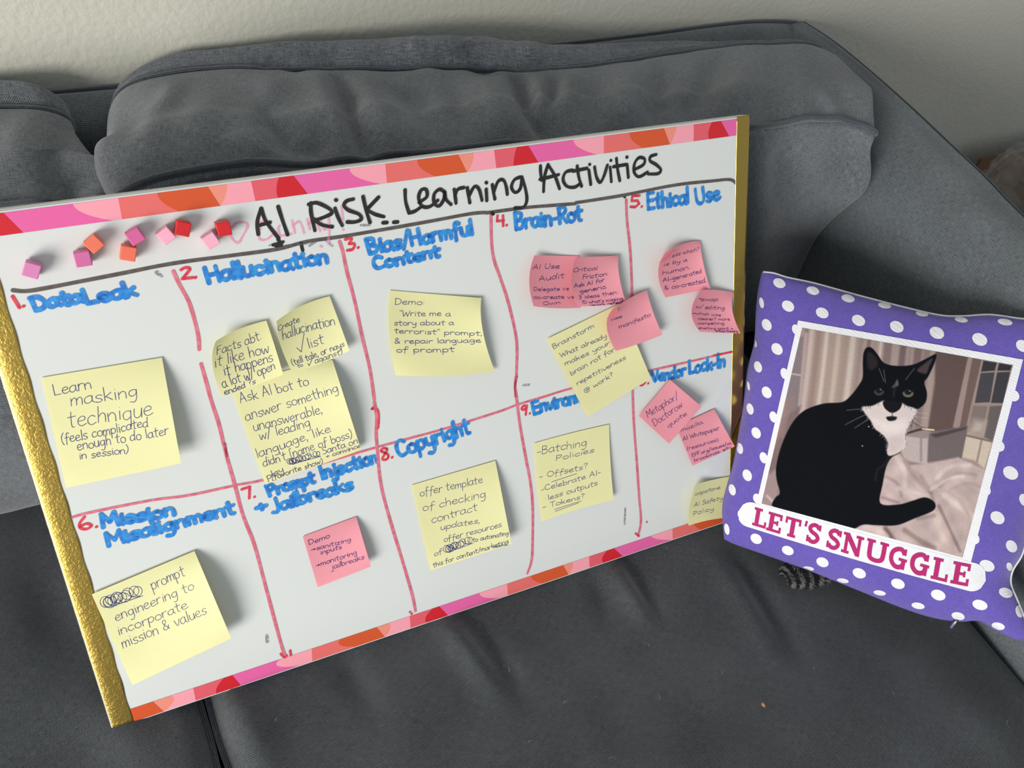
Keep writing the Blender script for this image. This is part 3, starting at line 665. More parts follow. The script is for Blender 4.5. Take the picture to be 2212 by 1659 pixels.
# ------------------------------------------------------------------ sticky notes
def quad_surface(C):
    C = np.array(C, float)   # 3x3x3 control
    def lag(t): return V(2 * (t - .5) * (t - 1), -4 * t * (t - 1), 2 * t * (t - .5))
    def f(u, v, off=0.0):
        a, b = lag(u), lag(v)
        P = np.einsum('i,j,ijk->k', b, a, C)
        if off:
            e = 1e-3; Pu = np.einsum('i,j,ijk->k', b, lag(u + e), C) - P; Pv = np.einsum('i,j,ijk->k', lag(v + e), a, C) - P
            n = np.cross(Pu, Pv); n /= np.linalg.norm(n)
            if n @ BN < 0: n = -n
            P = P + n * off
        return P
    return f
def note(label, m, region, ctrl, lifts, lines, group, rest=.0006, curl=None, scrib=(), under=()):
    ctrl = np.array(ctrl, float)
    if len(ctrl) == 4:   # corners TL TR BR BL
        a, b, c, d = ctrl; ctrl = np.array([[a, (a + b) / 2, b], [(a + d) / 2, (a + b + c + d) / 4, (b + c) / 2], [d, (d + c) / 2, c]])
    lifts = np.array(lifts, float) * .001 + rest
    C = np.zeros((3, 3, 3))
    for i in range(3):
        for j in range(3):
            p = pxs(region, [ctrl[i][j]])[0]; C[i, j] = b3(bd(*p, lifts[i, j]), lifts[i, j])
    f = quad_surface(C)
    ctr = f(.5, .5); t = tag(empty('sticky_note', tuple(ctr)), label, 'sticky note', group)
    n = 26; vs = [f(u, v) for v in np.linspace(0, 1, n) for u in np.linspace(0, 1, n)]
    fc = [q[::-1] for q in gridfaces(n, n)]
    o = mesh('paper', vs, fc, m, t); s = o.modifiers.new('solid', 'SOLIDIFY'); s.thickness = .00012; s.offset = 0; s = o.modifiers.new('split', 'EDGE_SPLIT'); s.split_angle = math.radians(40)
    # pixel -> uv by Newton
    def inv(px, py):
        u, v = .5, .5
        for _ in range(12):
            q = proj(f(u, v)); e = 1e-3; r = V(px, py) - q
            if abs(r).max() < .02: break
            J = np.array([(proj(f(u + e, v)) - q) / e, (proj(f(u, v + e)) - q) / e]).T
            d = np.linalg.solve(J, r); d = np.clip(d, -.4, .4); u += d[0]; v += d[1]; u = min(1.15, max(-.15, u)); v = min(1.15, max(-.15, v))
        return V(u, v)
    sx = np.linalg.norm(f(1, .5) - f(0, .5)); sy = np.linalg.norm(f(.5, 1) - f(.5, 0))
    def cl(x): return min(1.0, max(0.0, x))
    def fn(q, k=0): return f(cl(q[0] / sx), cl(-q[1] / sy), .00014 + (k % 10) * .000008)
    def loc(p):
        q = inv(*pxs(region, [p])[0]); return V(q[0] * sx, -q[1] * sy)
    acc = Acc()
    lw = .00050
    for text, x0, y0, x1, y1, cap in lines:
        p0, p1 = loc((x0, y0)), loc((x1, y1)); s_ = cap * region[2] * (.00037 if cap * region[2] > 18.5 else .00030)
        write(acc, text, p0, p1, s_, lw if cap * region[2] > 10 else lw * .85, fn, .06, .45, .1, step=True)
    for x0, y0, x1, y1, hgt in scrib:   # crossed-out words: looping pen
        p0, p1 = loc((x0, y0)), loc((x1, y1)); e = p1 - p0; L = np.linalg.norm(e); e = e / L; up = V(-e[1], e[0]); hh = hgt * region[2] * .000365 / 2; pts = []
        for k in range(170):
            t_ = k / 169; th = t_ * 2 * math.pi * 13 * 1.0; r_ = hh * (1 + .25 * math.sin(k * .37))
            pts.append(p0 + e * (L * (t_ if k < 110 else 1.2 * t_ % 1)) + e * r_ * .9 * math.cos(th) + up * (hh + r_ * math.sin(th)))
        ribbon(acc, pts, lw, fn, cap=False)
    for x0, y0, x1, y1 in under: ribbon(acc, [loc((x0, y0)), (loc((x0, y0)) + loc((x1, y1))) / 2, loc((x1, y1))], lw, fn)
    mesh('handwriting', acc.v, acc.f, M_pen if m is M_yel else M_pen2, t, smooth=False)
    if curl:
        P = [pxs(region, [c[:2]])[0] for c in curl]; hs = [c[2] * .001 for c in curl]
        Q = [b3(bd(*p, h), h) for p, h in zip(P, hs)]; nn = 10; vs = []; fc = []
        for i in range(nn + 1):
            for j in range(nn + 1 - i):
                a_, b_ = i / nn, j / nn; c_ = 1 - a_ - b_; bul = 4 * b_ * c_ + 4 * a_ * b_ + 4 * a_ * c_
                vs.append(Q[0] * c_ + Q[1] * a_ + Q[2] * b_ + BN * .0012 * bul)
        ix = {}; k = 0
        for i in range(nn + 1):
            for j in range(nn + 1 - i): ix[i, j] = k; k += 1
        for i in range(nn):
            for j in range(nn - i):
                fc.append((ix[i, j], ix[i + 1, j], ix[i, j + 1]))
                if j < nn - i - 1: fc.append((ix[i + 1, j], ix[i + 1, j + 1], ix[i, j + 1]))
        mesh('curled_corner', vs, fc, m, t)['label'] = 'paper corner curled over, its underside showing'
    return t
YG, PG = 'yellow sticky notes on the board', 'pink sticky notes on the board'
def lf(tl, tr, br, bl, mr=None, ml=None, mid=None, mt=None, mb=None):
    return [[tl, (tl + tr) / 2 if mt is None else mt, tr], [(tl + bl) / 2 if ml is None else ml, (tl + tr + br + bl) / 4 if mid is None else mid, (tr + br) / 2 if mr is None else mr], [bl, (bl + br) / 2 if mb is None else mb, br]]
note('large yellow sticky note about learning a masking technique, upper left of the board', M_yel, Z4, [(328, 243), (1290, 82), (1442, 925), (525, 1120)], lf(.3, .5, 13, 5, mr=10, ml=1.5, mid=4), [
    ('Learn', 425, 385, 730, 325, 80), ('masking', 560, 475, 1095, 385, 95), ('technique', 540, 640, 1215, 545, 115), ('(feels complicated', 490, 772, 1180, 630, 70), ('enough to do later', 615, 822, 1345, 694, 70), ('in session)', 630, 895, 1025, 840, 66)], YG)
note('large yellow sticky note asking a bot something unanswerable, under two smaller notes', M_yel, R0, [(494, 829), (718, 777), (780, 972), (573, 1047)], lf(0, .5, 5, 2, mr=12, mid=3), [
    ('Ask AI bot to', 519, 871, 667, 831, 22), ('answer something', 531, 909, 732, 846, 22), ('unanswerable,', 548, 932, 697, 892, 22), ('w/ leading', 561, 951, 671, 921, 21), ('language, like', 555, 990, 715, 932, 19), ("didn't [name of boss)", 569, 1009, 762, 944, 19),
    ('play', 577, 1036, 613, 1019, 17), ('Santa on', 697, 982, 773, 957, 18), ('[favorite show)', 587, 1037, 698, 1000, 14), ('+ convince', 704, 990, 779, 966, 12)], YG, rest=.0006, scrib=[(626, 1004, 693, 984, 12)])
note('small yellow sticky note reading Facts abt. it, its left side curled', M_yel, RA, [[(232, 590), (480, 458), (780, 365)], [(196, 850), (540, 760), (875, 650)], [(305, 1195), (640, 1075), (965, 950)]], [[13, 4.5, .8], [9, 2.5, 3], [2, 2.5, 6]], [
    ('Facts abt.', 235, 740, 730, 565, 100), ('it like how', 215, 870, 815, 705, 120), ('it happens', 320, 960, 855, 800, 110), ('a lot w/ open', 310, 1100, 880, 890, 100), ('ended ?s', 330, 1175, 665, 1045, 65)], 'yellow sticky notes on the board', rest=.0016)
note('small yellow sticky note reading Create hallucination list, its top left corner curling out', M_yel, RA, [[(890, 372), (1160, 205), (1468, 100)], [(940, 640), (1250, 520), (1585, 415)], [(1062, 925), (1370, 830), (1685, 690)]], [[13, 4.5, .5], [8, 3, 4], [3, 3, 7]], [
    ('Create', 905, 480, 1140, 375, 80), ('hallucination', 955, 575, 1530, 410, 110), ('list', 1235, 665, 1410, 610, 110), ('(tell tale, or nays', 1060, 850, 1630, 640, 85), ('to', 1120, 880, 1180, 860, 50), ('against)', 1310, 830, 1610, 720, 75)],
    YG, rest=.0016, under=[(1110, 660, 1160, 705), (1160, 705, 1190, 500), (1230, 830, 1245, 855), (1245, 855, 1275, 790)])
note('large yellow sticky note reading Demo: Write me a story, alone in the third column', M_yel, RD, [[(340, 150), (880, 196), (1437, 242)], [(333, 640), (880, 640), (1455, 640)], [(412, 1165), (1000, 1172), (1600, 1122)]], [[.3, .4, 2], [3, 2, 8], [4, 7, 3]], [
    ('Demo:', 395, 320, 755, 320, 95), ('"Write me a', 450, 460, 1065, 458, 90), ('story about a', 390, 570, 1105, 565, 80), ('terrorist" prompt,', 390, 660, 1445, 690, 75), ('& repair language', 390, 785, 1430, 770, 75), ('of prompt', 415, 890, 1115, 885, 75)], YG)
note('pink sticky note reading AI Use Audit, left of an overlapping pair', M_pnk, RE, [[(212, 195), (500, 198), (806, 206)], [(143, 520), (470, 530), (812, 540)], [(200, 868), (500, 896), (828, 888)]], [[5, 1.5, .4], [9, 3, 1], [9, 5, 2]], [
    ('AI Use', 180, 380, 540, 368, 90), ('Audit', 265, 535, 605, 495, 90), ('Delegate vs', 200, 665, 665, 655, 60), ('co-create vs', 195, 768, 738, 762, 60), ('Own', 320, 855, 555, 838, 55)], PG)
note('pink sticky note reading Critical Friction, right of an overlapping pair', M_pnk, RE, [[(770, 218), (1050, 210), (1330, 198)], [(697, 540), (1010, 520), (1335, 460)], [(788, 872), (1100, 858), (1428, 832)]], [[5, 2, .5], [10, 4, 6], [6, 4, 4]], [
    ('Critical', 720, 415, 1045, 385, 75), ('Friction:', 845, 512, 1190, 455, 75), ('Ask AI for', 735, 622, 1145, 535, 65), ('generic', 810, 695, 1160, 630, 65), ('3 ideas then:', 800, 775, 1320, 700, 60), ("ID what's missing", 850, 835, 1390, 785, 50), ('rework, reflect', 950, 868, 1385, 828, 35)], PG, rest=.0026)
note('tilted large yellow sticky note reading Brainstorm, under a pink note', M_yel, RF, [(187, 570), (1160, 95), (1575, 1090), (730, 1600)], lf(1, 0, 2, 1, mr=4, ml=3, mid=2, mt=.5), [
    ('Brainstorm:', 275, 705, 840, 400, 95), ('What already', 370, 815, 985, 545, 95), ('makes your', 430, 925, 1030, 640, 90), ('brain rot for', 510, 1055, 1095, 725, 95), ('repetitiveness', 590, 1185, 1240, 830, 85), ('@ work?', 690, 1290, 1075, 1060, 90)], YG, rest=.0012)
note('pink sticky note reading use manifesto, overlapping the tilted yellow note, corner curled', M_pnk, RE, [[(1240, 925), (1480, 760), (1705, 660)], [(1172, 1150), (1490, 1060), (1788, 950)], [(1290, 1462), (1590, 1370), (1912, 1245)]], [[13, 5, .8], [8, 3.5, 6], [2, 2.5, 5]], [
    ('use', 1225, 1060, 1370, 1020, 75), ('manifesto', 1330, 1165, 1755, 1000, 80)], PG, rest=.0030, curl=[(1310, 880, 10), (1160, 1035, 9), (1300, 1005, 21)])
note('topmost right pink sticky note reading is by a human, corner curled over', M_pnk, RG, [[(535, 262), (745, 150), (957, 112)], [(452, 500), (740, 430), (985, 350)], [(540, 788), (800, 735), (1072, 680)]], [[13, 5, .5], [8, 3, 6], [2, 2, 5]], [
    ('ess which?', 612, 310, 940, 232, 75), ('is by a', 510, 415, 795, 355, 65), ('human,', 495, 520, 830, 440, 70), ('AI-generated', 505, 605, 972, 490, 70), ('& co-created.', 525, 700, 1030, 605, 70)], PG, curl=[(628, 222, 9), (450, 375, 9), (605, 330, 21)])
note('pink sticky note reading swap w/ editing, overlapping the right gold tape', M_pnk, RG, [[(975, 700), (1160, 700), (1358, 728)], [(850, 950), (1090, 950), (1338, 940)], [(950, 1198), (1190, 1210), (1437, 1218)]], [[8, 3, .8], [10, 4, 6], [7, 6, 6]], [
    ('*swap', 920, 830, 1160, 830, 65), ('w/ editing', 895, 915, 1245, 935, 65), ('>which was', 855, 985, 1200, 1012, 45), ('clearer? more', 925, 1055, 1308, 1062, 45), ('compelling:', 920, 1108, 1255, 1112, 45), ('starting point +', 935, 1165, 1350, 1172, 42), ('critical thinking', 1140, 1200, 1405, 1205, 36)], PG, rest=.0014)
note('pink sticky note turned on its corner reading Metaphor quote', M_pnk, RH, [(165, 490), (443, 165), (727, 408), (437, 740)], lf(.5, .4, 6, 2, mr=5, mid=2), [
    ('Metaphor/', 245, 510, 520, 330, 85), ('Doctorow', 305, 585, 560, 405, 85), ('quote', 425, 600, 595, 480, 65)], PG, rest=.0032)
note('pink sticky note listing whitepaper resources, lower right over the gold tape', M_pnk, RH, [(500, 585), (840, 430), (1025, 765), (647, 937)], lf(.4, .5, 6, 4, mr=6, mid=2.5), [
    ('mozilla', 540, 635, 740, 560, 55), ('AI Whitepaper', 560, 715, 890, 612, 65), ('(resources)', 595, 800, 880, 715, 55), ('EFF.org/issues/ai,', 640, 860, 998, 740, 50), ('brookings, etc.', 660, 903, 1005, 780, 50)], PG, rest=.0012)
note('yellow sticky note listing Batching Policies, Offsets and Tokens', M_yel, RI, [[(348, 605), (735, 500), (1118, 412)], [(372, 1000), (760, 905), (1132, 800)], [(430, 1405), (800, 1280), (1165, 1185)]], lf(.3, .4, 5, 1, mr=3, mid=1.5), [
    ('-Batching', 372, 722, 885, 628, 95), ('Policies', 565, 785, 960, 695, 80), ('- Offsets?', 398, 970, 895, 860, 85), ('-Celebrate AI-', 420, 1100, 1030, 920, 80), ('less outputs', 490, 1185, 998, 1032, 80), ('- Tokens?', 435, 1282, 865, 1165, 75)],
    YG, under=[(528, 1000, 785, 915), (560, 1282, 832, 1195), (568, 1302, 805, 1215)])
note('yellow sticky note reading offer template of checking contract, lower middle of the board', M_yel, RJ, [(207, 715), (978, 490), (1128, 1255), (382, 1500)], lf(.3, .5, 10, 2, mr=8, mid=2.5), [
    ('offer template', 285, 820, 860, 690, 85), ('of checking', 310, 955, 890, 825, 85), ('contract', 390, 1065, 815, 945, 85), ('updates,', 470, 1125, 835, 1060, 75), ('offer resources', 505, 1240, 1035, 1095, 75), ('of', 415, 1368, 492, 1340, 65), ('to automating', 770, 1238, 1098, 1170, 60),
    ('this for content/marketing', 405, 1470, 1098, 1245, 62), ('teams', 955, 1295, 1080, 1268, 35)], YG, scrib=[(535, 1335, 770, 1240, 75)])
note('pink sticky note reading Demo sanitizing inputs, in the lower second column', M_pnk, RK, [(775, 950), (1355, 735), (1515, 1275), (938, 1500)], lf(.3, .4, 8, 1, mr=7, mid=2), [
    ('Demo', 838, 1045, 1068, 960, 70), ('>sanitizing', 865, 1112, 1298, 1000, 65), ('inputs', 965, 1148, 1198, 1080, 65), ('>monitoring', 915, 1285, 1362, 1140, 70), ('jailbreaks', 1085, 1310, 1442, 1190, 75)], PG)
note('yellow sticky note reading prompt engineering, bottom left over the gold tape', M_yel, RL, [(240, 688), (922, 400), (1167, 980), (510, 1290)], lf(1, .5, 12, 2, mr=14, mid=4), [
    ('prompt', 640, 658, 862, 560, 80), ('engineering to', 398, 868, 922, 655, 70), ('incorporate', 415, 960, 880, 780, 65), ('mission & values', 445, 1048, 1005, 815, 75)], YG, rest=.0014, scrib=[(345, 778, 575, 690, 75)])
note('small yellow sticky note reading capstone AI Safety Policy, beside the pillow', M_yel, RH, [[(700, 1098), (835, 1062), (985, 1032)], [(624, 1270), (790, 1250), (975, 1230)], [(612, 1475), (790, 1425), (975, 1402)]], [[7, 2, .4], [8, 2, 1], [3, 2, 2]], [
    ('capstone:', 665, 1205, 905, 1140, 60), ('AI Safety', 655, 1308, 915, 1240, 65), ('Policy', 648, 1390, 835, 1335, 65)], YG)

# ------------------------------------------------------------------ magnet blocks
mags = [('pale magenta cube magnet, alone at the far left of the board', (214, 128, 178), [(205, 683), (335, 717), (297, 828), (165, 790)]),
        ('magenta cube magnet touching the left orange cube from below', (206, 104, 158), [(583, 612), (700, 595), (742, 715), (612, 735)]),
        ('orange cube magnet set on its corner above a magenta cube', (232, 116, 88), [(660, 540), (748, 470), (837, 545), (745, 628)]),
        ('magenta cube magnet touching the lower orange cube from above', (210, 96, 152), [(995, 465), (1095, 408), (1160, 505), (1060, 565)]),
        ('orange cube magnet hanging below a magenta cube, nearest the black line', (234, 112, 86), [(965, 560), (1098, 574), (1075, 688), (948, 660)]),
        ('scratched pale pink cube magnet left of a red cube', (246, 172, 194), [(1238, 470), (1328, 408), (1405, 485), (1320, 560)]),
        ('red cube magnet highest on the board, beside a pale pink cube', (204, 30, 34), [(1405, 360), (1533, 384), (1507, 488), (1385, 460)]),
        ('pale pink cube magnet under the red cube by the heart', (246, 172, 194), [(1600, 505), (1695, 445), (1757, 535), (1668, 592)]),
        ('red cube magnet touching the pink drawn heart', (204, 30, 34), [(1710, 380), (1828, 362), (1853, 465), (1745, 488)])]
M_mag = mat('magnet_dark', (52, 46, 52), 0.5)
for lab, rgb, q in mags:
    h = .0118; Q = [bd(*p, h) for p in pxs(Z1, q)]; c = sum(Q) / 4; e = (Q[1] - Q[0]) + (Q[2] - Q[3]); e /= np.linalg.norm(e); fN = V(-e[1], e[0]); s = np.mean([np.linalg.norm(Q[i] - Q[i - 1]) for i in range(4)])
    t = tag(empty('cube_magnet', tuple(b3(c, 0))), lab, 'magnet', 'cube magnets')
    EX = (BX * e[0] + BU * e[1]); EY = (BX * fN[0] + BU * fN[1]); o0 = b3(c, .0013) - EX * s / 2 - EY * s / 2
    a = Acc(); box(a, o0, EX * s, EY * s, BN * (h - .0013)); m = mat('painted_wood_%d_%d' % rgb[:2], rgb, 0.45, var=.04, vscale=120)
    bevel(mesh('block', a.v, a.f, m, t, smooth=False), .0006, 3)
    a = Acc(); vs = [b3(c, z) + (EX * math.cos(k * math.pi / 12) + EY * math.sin(k * math.pi / 12)) * s * .42 for z in (.0004, .0013) for k in range(24)]
    a.add(vs, [(k, (k + 1) % 24, 24 + (k + 1) % 24, 24 + k) for k in range(24)] + [tuple(range(24))[::-1], tuple(range(24, 48))]); mesh('magnet_disc', a.v, a.f, M_mag, t)

# ------------------------------------------------------------------ pillow
PX = V(.651, -.712, .265); PU = V(.335, .579, .744); PX /= np.linalg.norm(PX); PU -= PX * (PX @ PU); PU /= np.linalg.norm(PU); PN = np.cross(PX, PU)
if PN @ (CAM - V(.75, 0, .15)) < 0: PN = -PN
PTH = .036
seamP = hit(1570, 1166, (0, 0, .012), ZUP)          # lower left corner rests on the seat
def edge(pts, n=81):
    P = catmull(pts, 12); P = np.array(P); L = np.concatenate([[0], np.cumsum(np.linalg.norm(np.diff(P, axis=0), axis=1))]); L /= L[-1]
    return lambda t: V(np.interp(t, L, P[:, 0]), np.interp(t, L, P[:, 1]))
eT = edge([(1648, 588), (1672, 591), (1700, 600), (1760, 613), (1850, 638), (1950, 664), (2030, 682), (2080, 684), (2140, 681), (2212, 690), (2280, 690), (2350, 688)])
eB = edge([(1566, 1164), (1590, 1175), (1650, 1196), (1740, 1228), (1850, 1272), (1950, 1312), (2020, 1334), (2075, 1341), (2115, 1340), (2150, 1358), (2190, 1378), (2232, 1384)])
eL = edge([(1648, 588), (1640, 625), (1635, 670), (1631, 740), (1616, 800), (1607, 880), (1600, 920), (1586, 1000), (1569, 1060), (1562, 1100), (1566, 1164)])
eR = edge([(2350, 688), (2312, 780), (2290, 860), (2268, 960), (2245, 1060), (2222, 1140), (2208, 1196), (2187, 1232), (2183, 1262), (2198, 1300), (2232, 1384)])
c00, c10, c01, c11 = eT(0), eT(1), eB(0), eB(1)
def ppx(u, v):
    return (1 - v) * eT(u) + v * eB(u) + (1 - u) * eL(v) + u * eR(v) - ((1 - u) * (1 - v) * c00 + u * (1 - v) * c10 + (1 - u) * v * c01 + u * v * c11)
def puff(u, v):
    a_, b_ = 2 * u - 1, 2 * v - 1
    return (max(0, 1 - abs(a_) ** 2.6) * max(0, 1 - abs(b_) ** 2.6)) ** .5
def psurf(u, v, off=0.0):
    h = PTH * puff(u, v)
    wr = .0018 * noise.noise(Vector((u * 5, v * 5, 3.3))) * puff(u, v) ** .5 + .0012 * noise.noise(Vector((u * 14, v * 4, 1.3)))
    p = ppx(u, v); return hit(p[0], p[1], seamP + PN * (h + wr + off), PN)
pil = tag(empty('pillow', tuple(psurf(.5, .9) - PN * .04)), 'purple pillow with white polka dots and a photo of a black and white cat', 'pillow')
NU = 110
grid = np.array([[psurf(u, v) for v in np.linspace(0, 1, NU)] for u in np.linspace(0, 1, NU)])
M_purp = fabric('purple_twill', (84, 68, 158), (116, 98, 192), 620, True)
M_dot = fabric('white_print_on_twill', (222, 222, 228), (238, 238, 242), 620, True)
M_mag_t = fabric('magenta_print', (160, 22, 96), (190, 42, 116), 620, True)
us = np.linspace(0, 1, NU)
uvm = [(u * .30, v * .28) for u in us for v in us]
mesh('front_cover', grid.reshape(-1, 3), gridfaces(NU, NU), M_purp, pil, uv=uvm)
NB = 50; ub = np.linspace(0, 1, NB)
bk = np.array([[hit(*ppx(u, v), seamP + PN * (0.0 + .0012 * noise.noise(Vector((u * 14, v * 4, 1.3)))), PN) - PN * (.034 * puff(u, v) ** 1.1) for v in ub] for u in ub])
mesh('back_cover', bk.reshape(-1, 3), [q[::-1] for q in gridfaces(NB, NB)], M_dot, pil, uv=[(u * .3, v * .28) for u in ub for v in ub])
per = [psurf(t_, 0) for t_ in np.linspace(0, 1, 90)] + [psurf(1, t_) for t_ in np.linspace(0, 1, 90)][1:] + [psurf(t_, 1) for t_ in np.linspace(1, 0, 90)][1:] + [psurf(0, t_) for t_ in np.linspace(1, 0, 90)][1:]
tube('edge_seam', [p - PN * .0010 for p in per[:179]], .0014, M_dot, pil)['label'] = 'white edge of the top and right seam'
tube('edge_seam', [p - PN * .0012 for p in per[178:]], .0011, M_purp, pil)
def pinv(px, py):
    u, v = (px - 1600) / 640, (py - 620) / 700
    for _ in range(25):
        q = ppx(u, v); r = V(px, py) - q
        if abs(r).max() < .02: break
        e = 1e-3; J = np.array([(ppx(min(u, .999) + e, v) - ppx(min(u, .999), v)) / e, (ppx(u, min(v, .999) + e) - ppx(u, min(v, .999))) / e]).T
        d = np.clip(np.linalg.solve(J, r), -.2, .2); u = min(1, max(0, u + d[0])); v = min(1, max(0, v + d[1]))
    return u, v
RP = (1560, 560, .50621)
def p3(px, py, off):
    u, v = pinv(px, py); return psurf(u, v, off)
dots = [(244, 102, 26, 21), (387, 134, 27, 18), (537, 167, 28, 17), (693, 197, 28, 13), (853, 232, 27, 12), (1020, 258, 28, 12), (1207, 268, 32, 14), (168, 186, 10, 23), (281, 200, 26, 24), (427, 229, 27, 23), (582, 261, 28, 24), (745, 288, 29, 25), (916, 314, 31, 26), (1099, 342, 32, 27), (1282, 370, 28, 26),
        (190, 280, 21, 25), (141, 358, 7, 18), (234, 383, 24, 25), (153, 459, 17, 24), (112, 540, 6, 20), (190, 568, 21, 25), (119, 639, 15, 24), (145, 741, 20, 24), (75, 807, 14, 24), (107, 922, 20, 25), (43, 984, 15, 24), (20, 1152, 11, 24), (145, 1193, 24, 22), (280, 1243, 25, 20), (428, 1293, 26, 21), (585, 1340, 28, 22),
        (750, 1385, 29, 22), (922, 1433, 31, 23), (1100, 1475, 32, 22), (1007, 1523, 28, 17), (1178, 1566, 28, 16), (836, 1479, 28, 14), (672, 1424, 26, 11), (515, 1372, 25, 10), (368, 1320, 24, 9), (1130, 1308, 32, 25), (1210, 1423, 29, 22), (1235, 1225, 24, 26), (1175, 1103, 30, 28), (1288, 1027, 20, 26), (1231, 912, 32, 29), (1286, 702, 26, 28), (1268, 1503, 16, 26), (1226, 1312, 13, 18),
        (315, 300, 17, 22), (266, 488, 17, 24), (219, 673, 17, 24), (177, 847, 17, 24), (150, 1022, 18, 22), (92, 1092, 26, 26), (1240, 580, 28, 26), (1178, 795, 27, 26), (1118, 983, 28, 26), (1072, 1190, 26, 26)]
acc = Acc()
for x, y, rx, ry in dots:
    cx_, cy_ = pxs(RP, [(x, y)])[0]; vs = [p3(cx_, cy_, .00035)]; n = 26; fc = []
    for ring in (.5, 1.0):
        for k in range(n):
            th = 2 * math.pi * k / n; dx_, dy_ = rx * ring * math.cos(th), ry * ring * math.sin(th)
            vs.append(p3(cx_ + (dx_ + .12 * dy_) * .506, cy_ + (dy_ + .12 * dx_) * .506, .00035))
    fc += [(0, 1 + k, 1 + (k + 1) % n) for k in range(n)] + [(1 + k, 1 + n + k, 1 + n + (k + 1) % n, 1 + (k + 1) % n) for k in range(n)]
    acc.add(vs, fc)
DOTV, DOTF = acc.v, acc.f
mesh('polka_dots', acc.v, acc.f, M_dot, pil, smooth=True, uv=[(v[0], v[2]) for v in acc.v])
def bil(q, s, t):
    return (1 - s) * (1 - t) * V(*q[0]) + s * (1 - t) * V(*q[1]) + s * t * V(*q[2]) + (1 - s) * t * V(*q[3])
acc = Acc()
fo = pxs(RP, [(324, 261), (1284, 428), (1054, 1322), (142, 1062)]); n1, n2 = 44, 44
vs = [p3(*bil(fo, i / n1, j / n2), .0006) for i in range(n1 + 1) for j in range(n2 + 1)]
acc.add(vs, gridfaces(n1 + 1, n2 + 1))
mesh('photo_border', acc.v, acc.f, M_dot, pil, uv=[(v[0], v[2]) for v in acc.v])
acc = Acc()
A0, A1 = V(*pxs(RP, [(120, 1090)])[0]), V(*pxs(RP, [(1066, 1356)])[0]); n1 = 90; vs = []
d = (A1 - A0); LL = np.linalg.norm(d); d /= LL; nn = V(-d[1], d[0]); r0, r1 = 27, 31
for i in range(n1 + 1):
    t_ = -r0 + (LL + r0 + r1) * i / n1; r_ = r0 + (r1 - r0) * min(1, max(0, t_ / LL)); hh = r_
    if t_ < 0: hh = math.sqrt(max(0, r0 ** 2 - t_ ** 2))
    if t_ > LL: hh = math.sqrt(max(0, r1 ** 2 - (t_ - LL) ** 2))
    for j in range(7): q = A0 + d * t_ + nn * hh * (j / 3 - 1) + nn * 9 * -math.sin(math.pi * min(1, max(0, t_ / LL))) * -.35; vs.append(p3(q[0], q[1], .0008))
acc.add(vs, gridfaces(n1 + 1, 7)); mesh('caption_banner', acc.v, acc.f, M_dot, pil, uv=[(v[0], v[2]) for v in acc.v])
# slab serif caption
SL = {'L': (8, [((2.2, 0), (2.2, 10), 2.3), ((0, .7), (7.6, .7), 1.4), ((0, 9.3), (4.6, 9.3), 1.4), ((7, 0), (7, 3.4), 1.2)]),
      'E': (8, [((2.2, 0), (2.2, 10), 2.3), ((0, .7), (7.6, .7), 1.4), ((0, 9.3), (7.4, 9.3), 1.4), ((7, 0), (7, 3.2), 1.2), ((6.9, 6.8), (6.9, 10), 1.2), ((2, 5), (5.4, 5), 1.3), ((5.3, 3.7), (5.3, 6.3), 1.0)]),
      'T': (8.6, [((4.3, 0), (4.3, 10), 2.3), ((2.2, .7), (6.4, .7), 1.4), ((.3, 9.3), (8.3, 9.3), 1.4), ((.8, 6.6), (.8, 10), 1.1), ((7.8, 6.6), (7.8, 10), 1.1)]),
      'N': (10, [((2, 0), (2, 10), 1.5), ((8, 0), (8, 10), 1.5), ((1.9, 9.6), (8, .5), 2.3), ((.2, .7), (3.8, .7), 1.3), ((.2, 9.3), (2.6, 9.3), 1.3), ((6.2, 9.3), (9.8, 9.3), 1.3)]),
      'U': (10, ['arc:2,9 2,4 2.6,1.4 5,.6 7.4,1.4 8,4 8,9:2.0', ((.2, 9.3), (4, 9.3), 1.3), ((6, 9.3), (9.8, 9.3), 1.3)]),
      'S': (7.4, ['arc:6.2,7.6 4.8,9.1 2.8,9 1.4,7.4 2.4,5.7 5,4.5 6.2,2.8 4.8,.9 2.6,.8 1.2,2.2:2.0', ((.8, .2), (.8, 3.4), 1.1), ((6.6, 6.8), (6.6, 9.8), 1.1)]),
      'G': (9.4, ['arc:7.6,7.2 6,9.1 3.6,8.8 1.6,6.8 1.5,3.4 3.4,1.1 5.8,.9 7.4,2.4 7.4,4.2:2.1', ((5, 4.6), (9.2, 4.6), 1.3), ((7.6, .2), (7.6, 4.6), 1.7), ((7.9, 6.8), (7.9, 9.8), 1.1)]),
      "'": (2.4, [((1.2, 10.2), (.9, 7.4), 1.3)])}
acc = Acc()
def cap_letter(ch, x0, y0, x1, y1, hgt):
    P0, P1 = V(*pxs(RP, [(x0, y0)])[0]), V(*pxs(RP, [(x1, y1)])[0]); wd, st = SL[ch]
    ex = (P1 - P0) / wd; upv = V(.17, -.985); ey = upv * hgt * .506 / 10
    fn2 = lambda q, off=.0011: p3(*(P0 + ex * q[0] + ey * q[1]), off)
    for s in st:
        if isinstance(s, str):
            _, pts, w_ = s.split(':'); P = catmull([V(*map(float, p.split(','))) for p in pts.split()], 6); ribbon(acc, P, float(w_), fn2, cap=False)
        else:
            a_, b_, w_ = V(*s[0]), V(*s[1]), s[2]; ribbon(acc, [a_ + (b_ - a_) * t_ for t_ in np.linspace(0, 1, 7)], w_, fn2, cap=False)
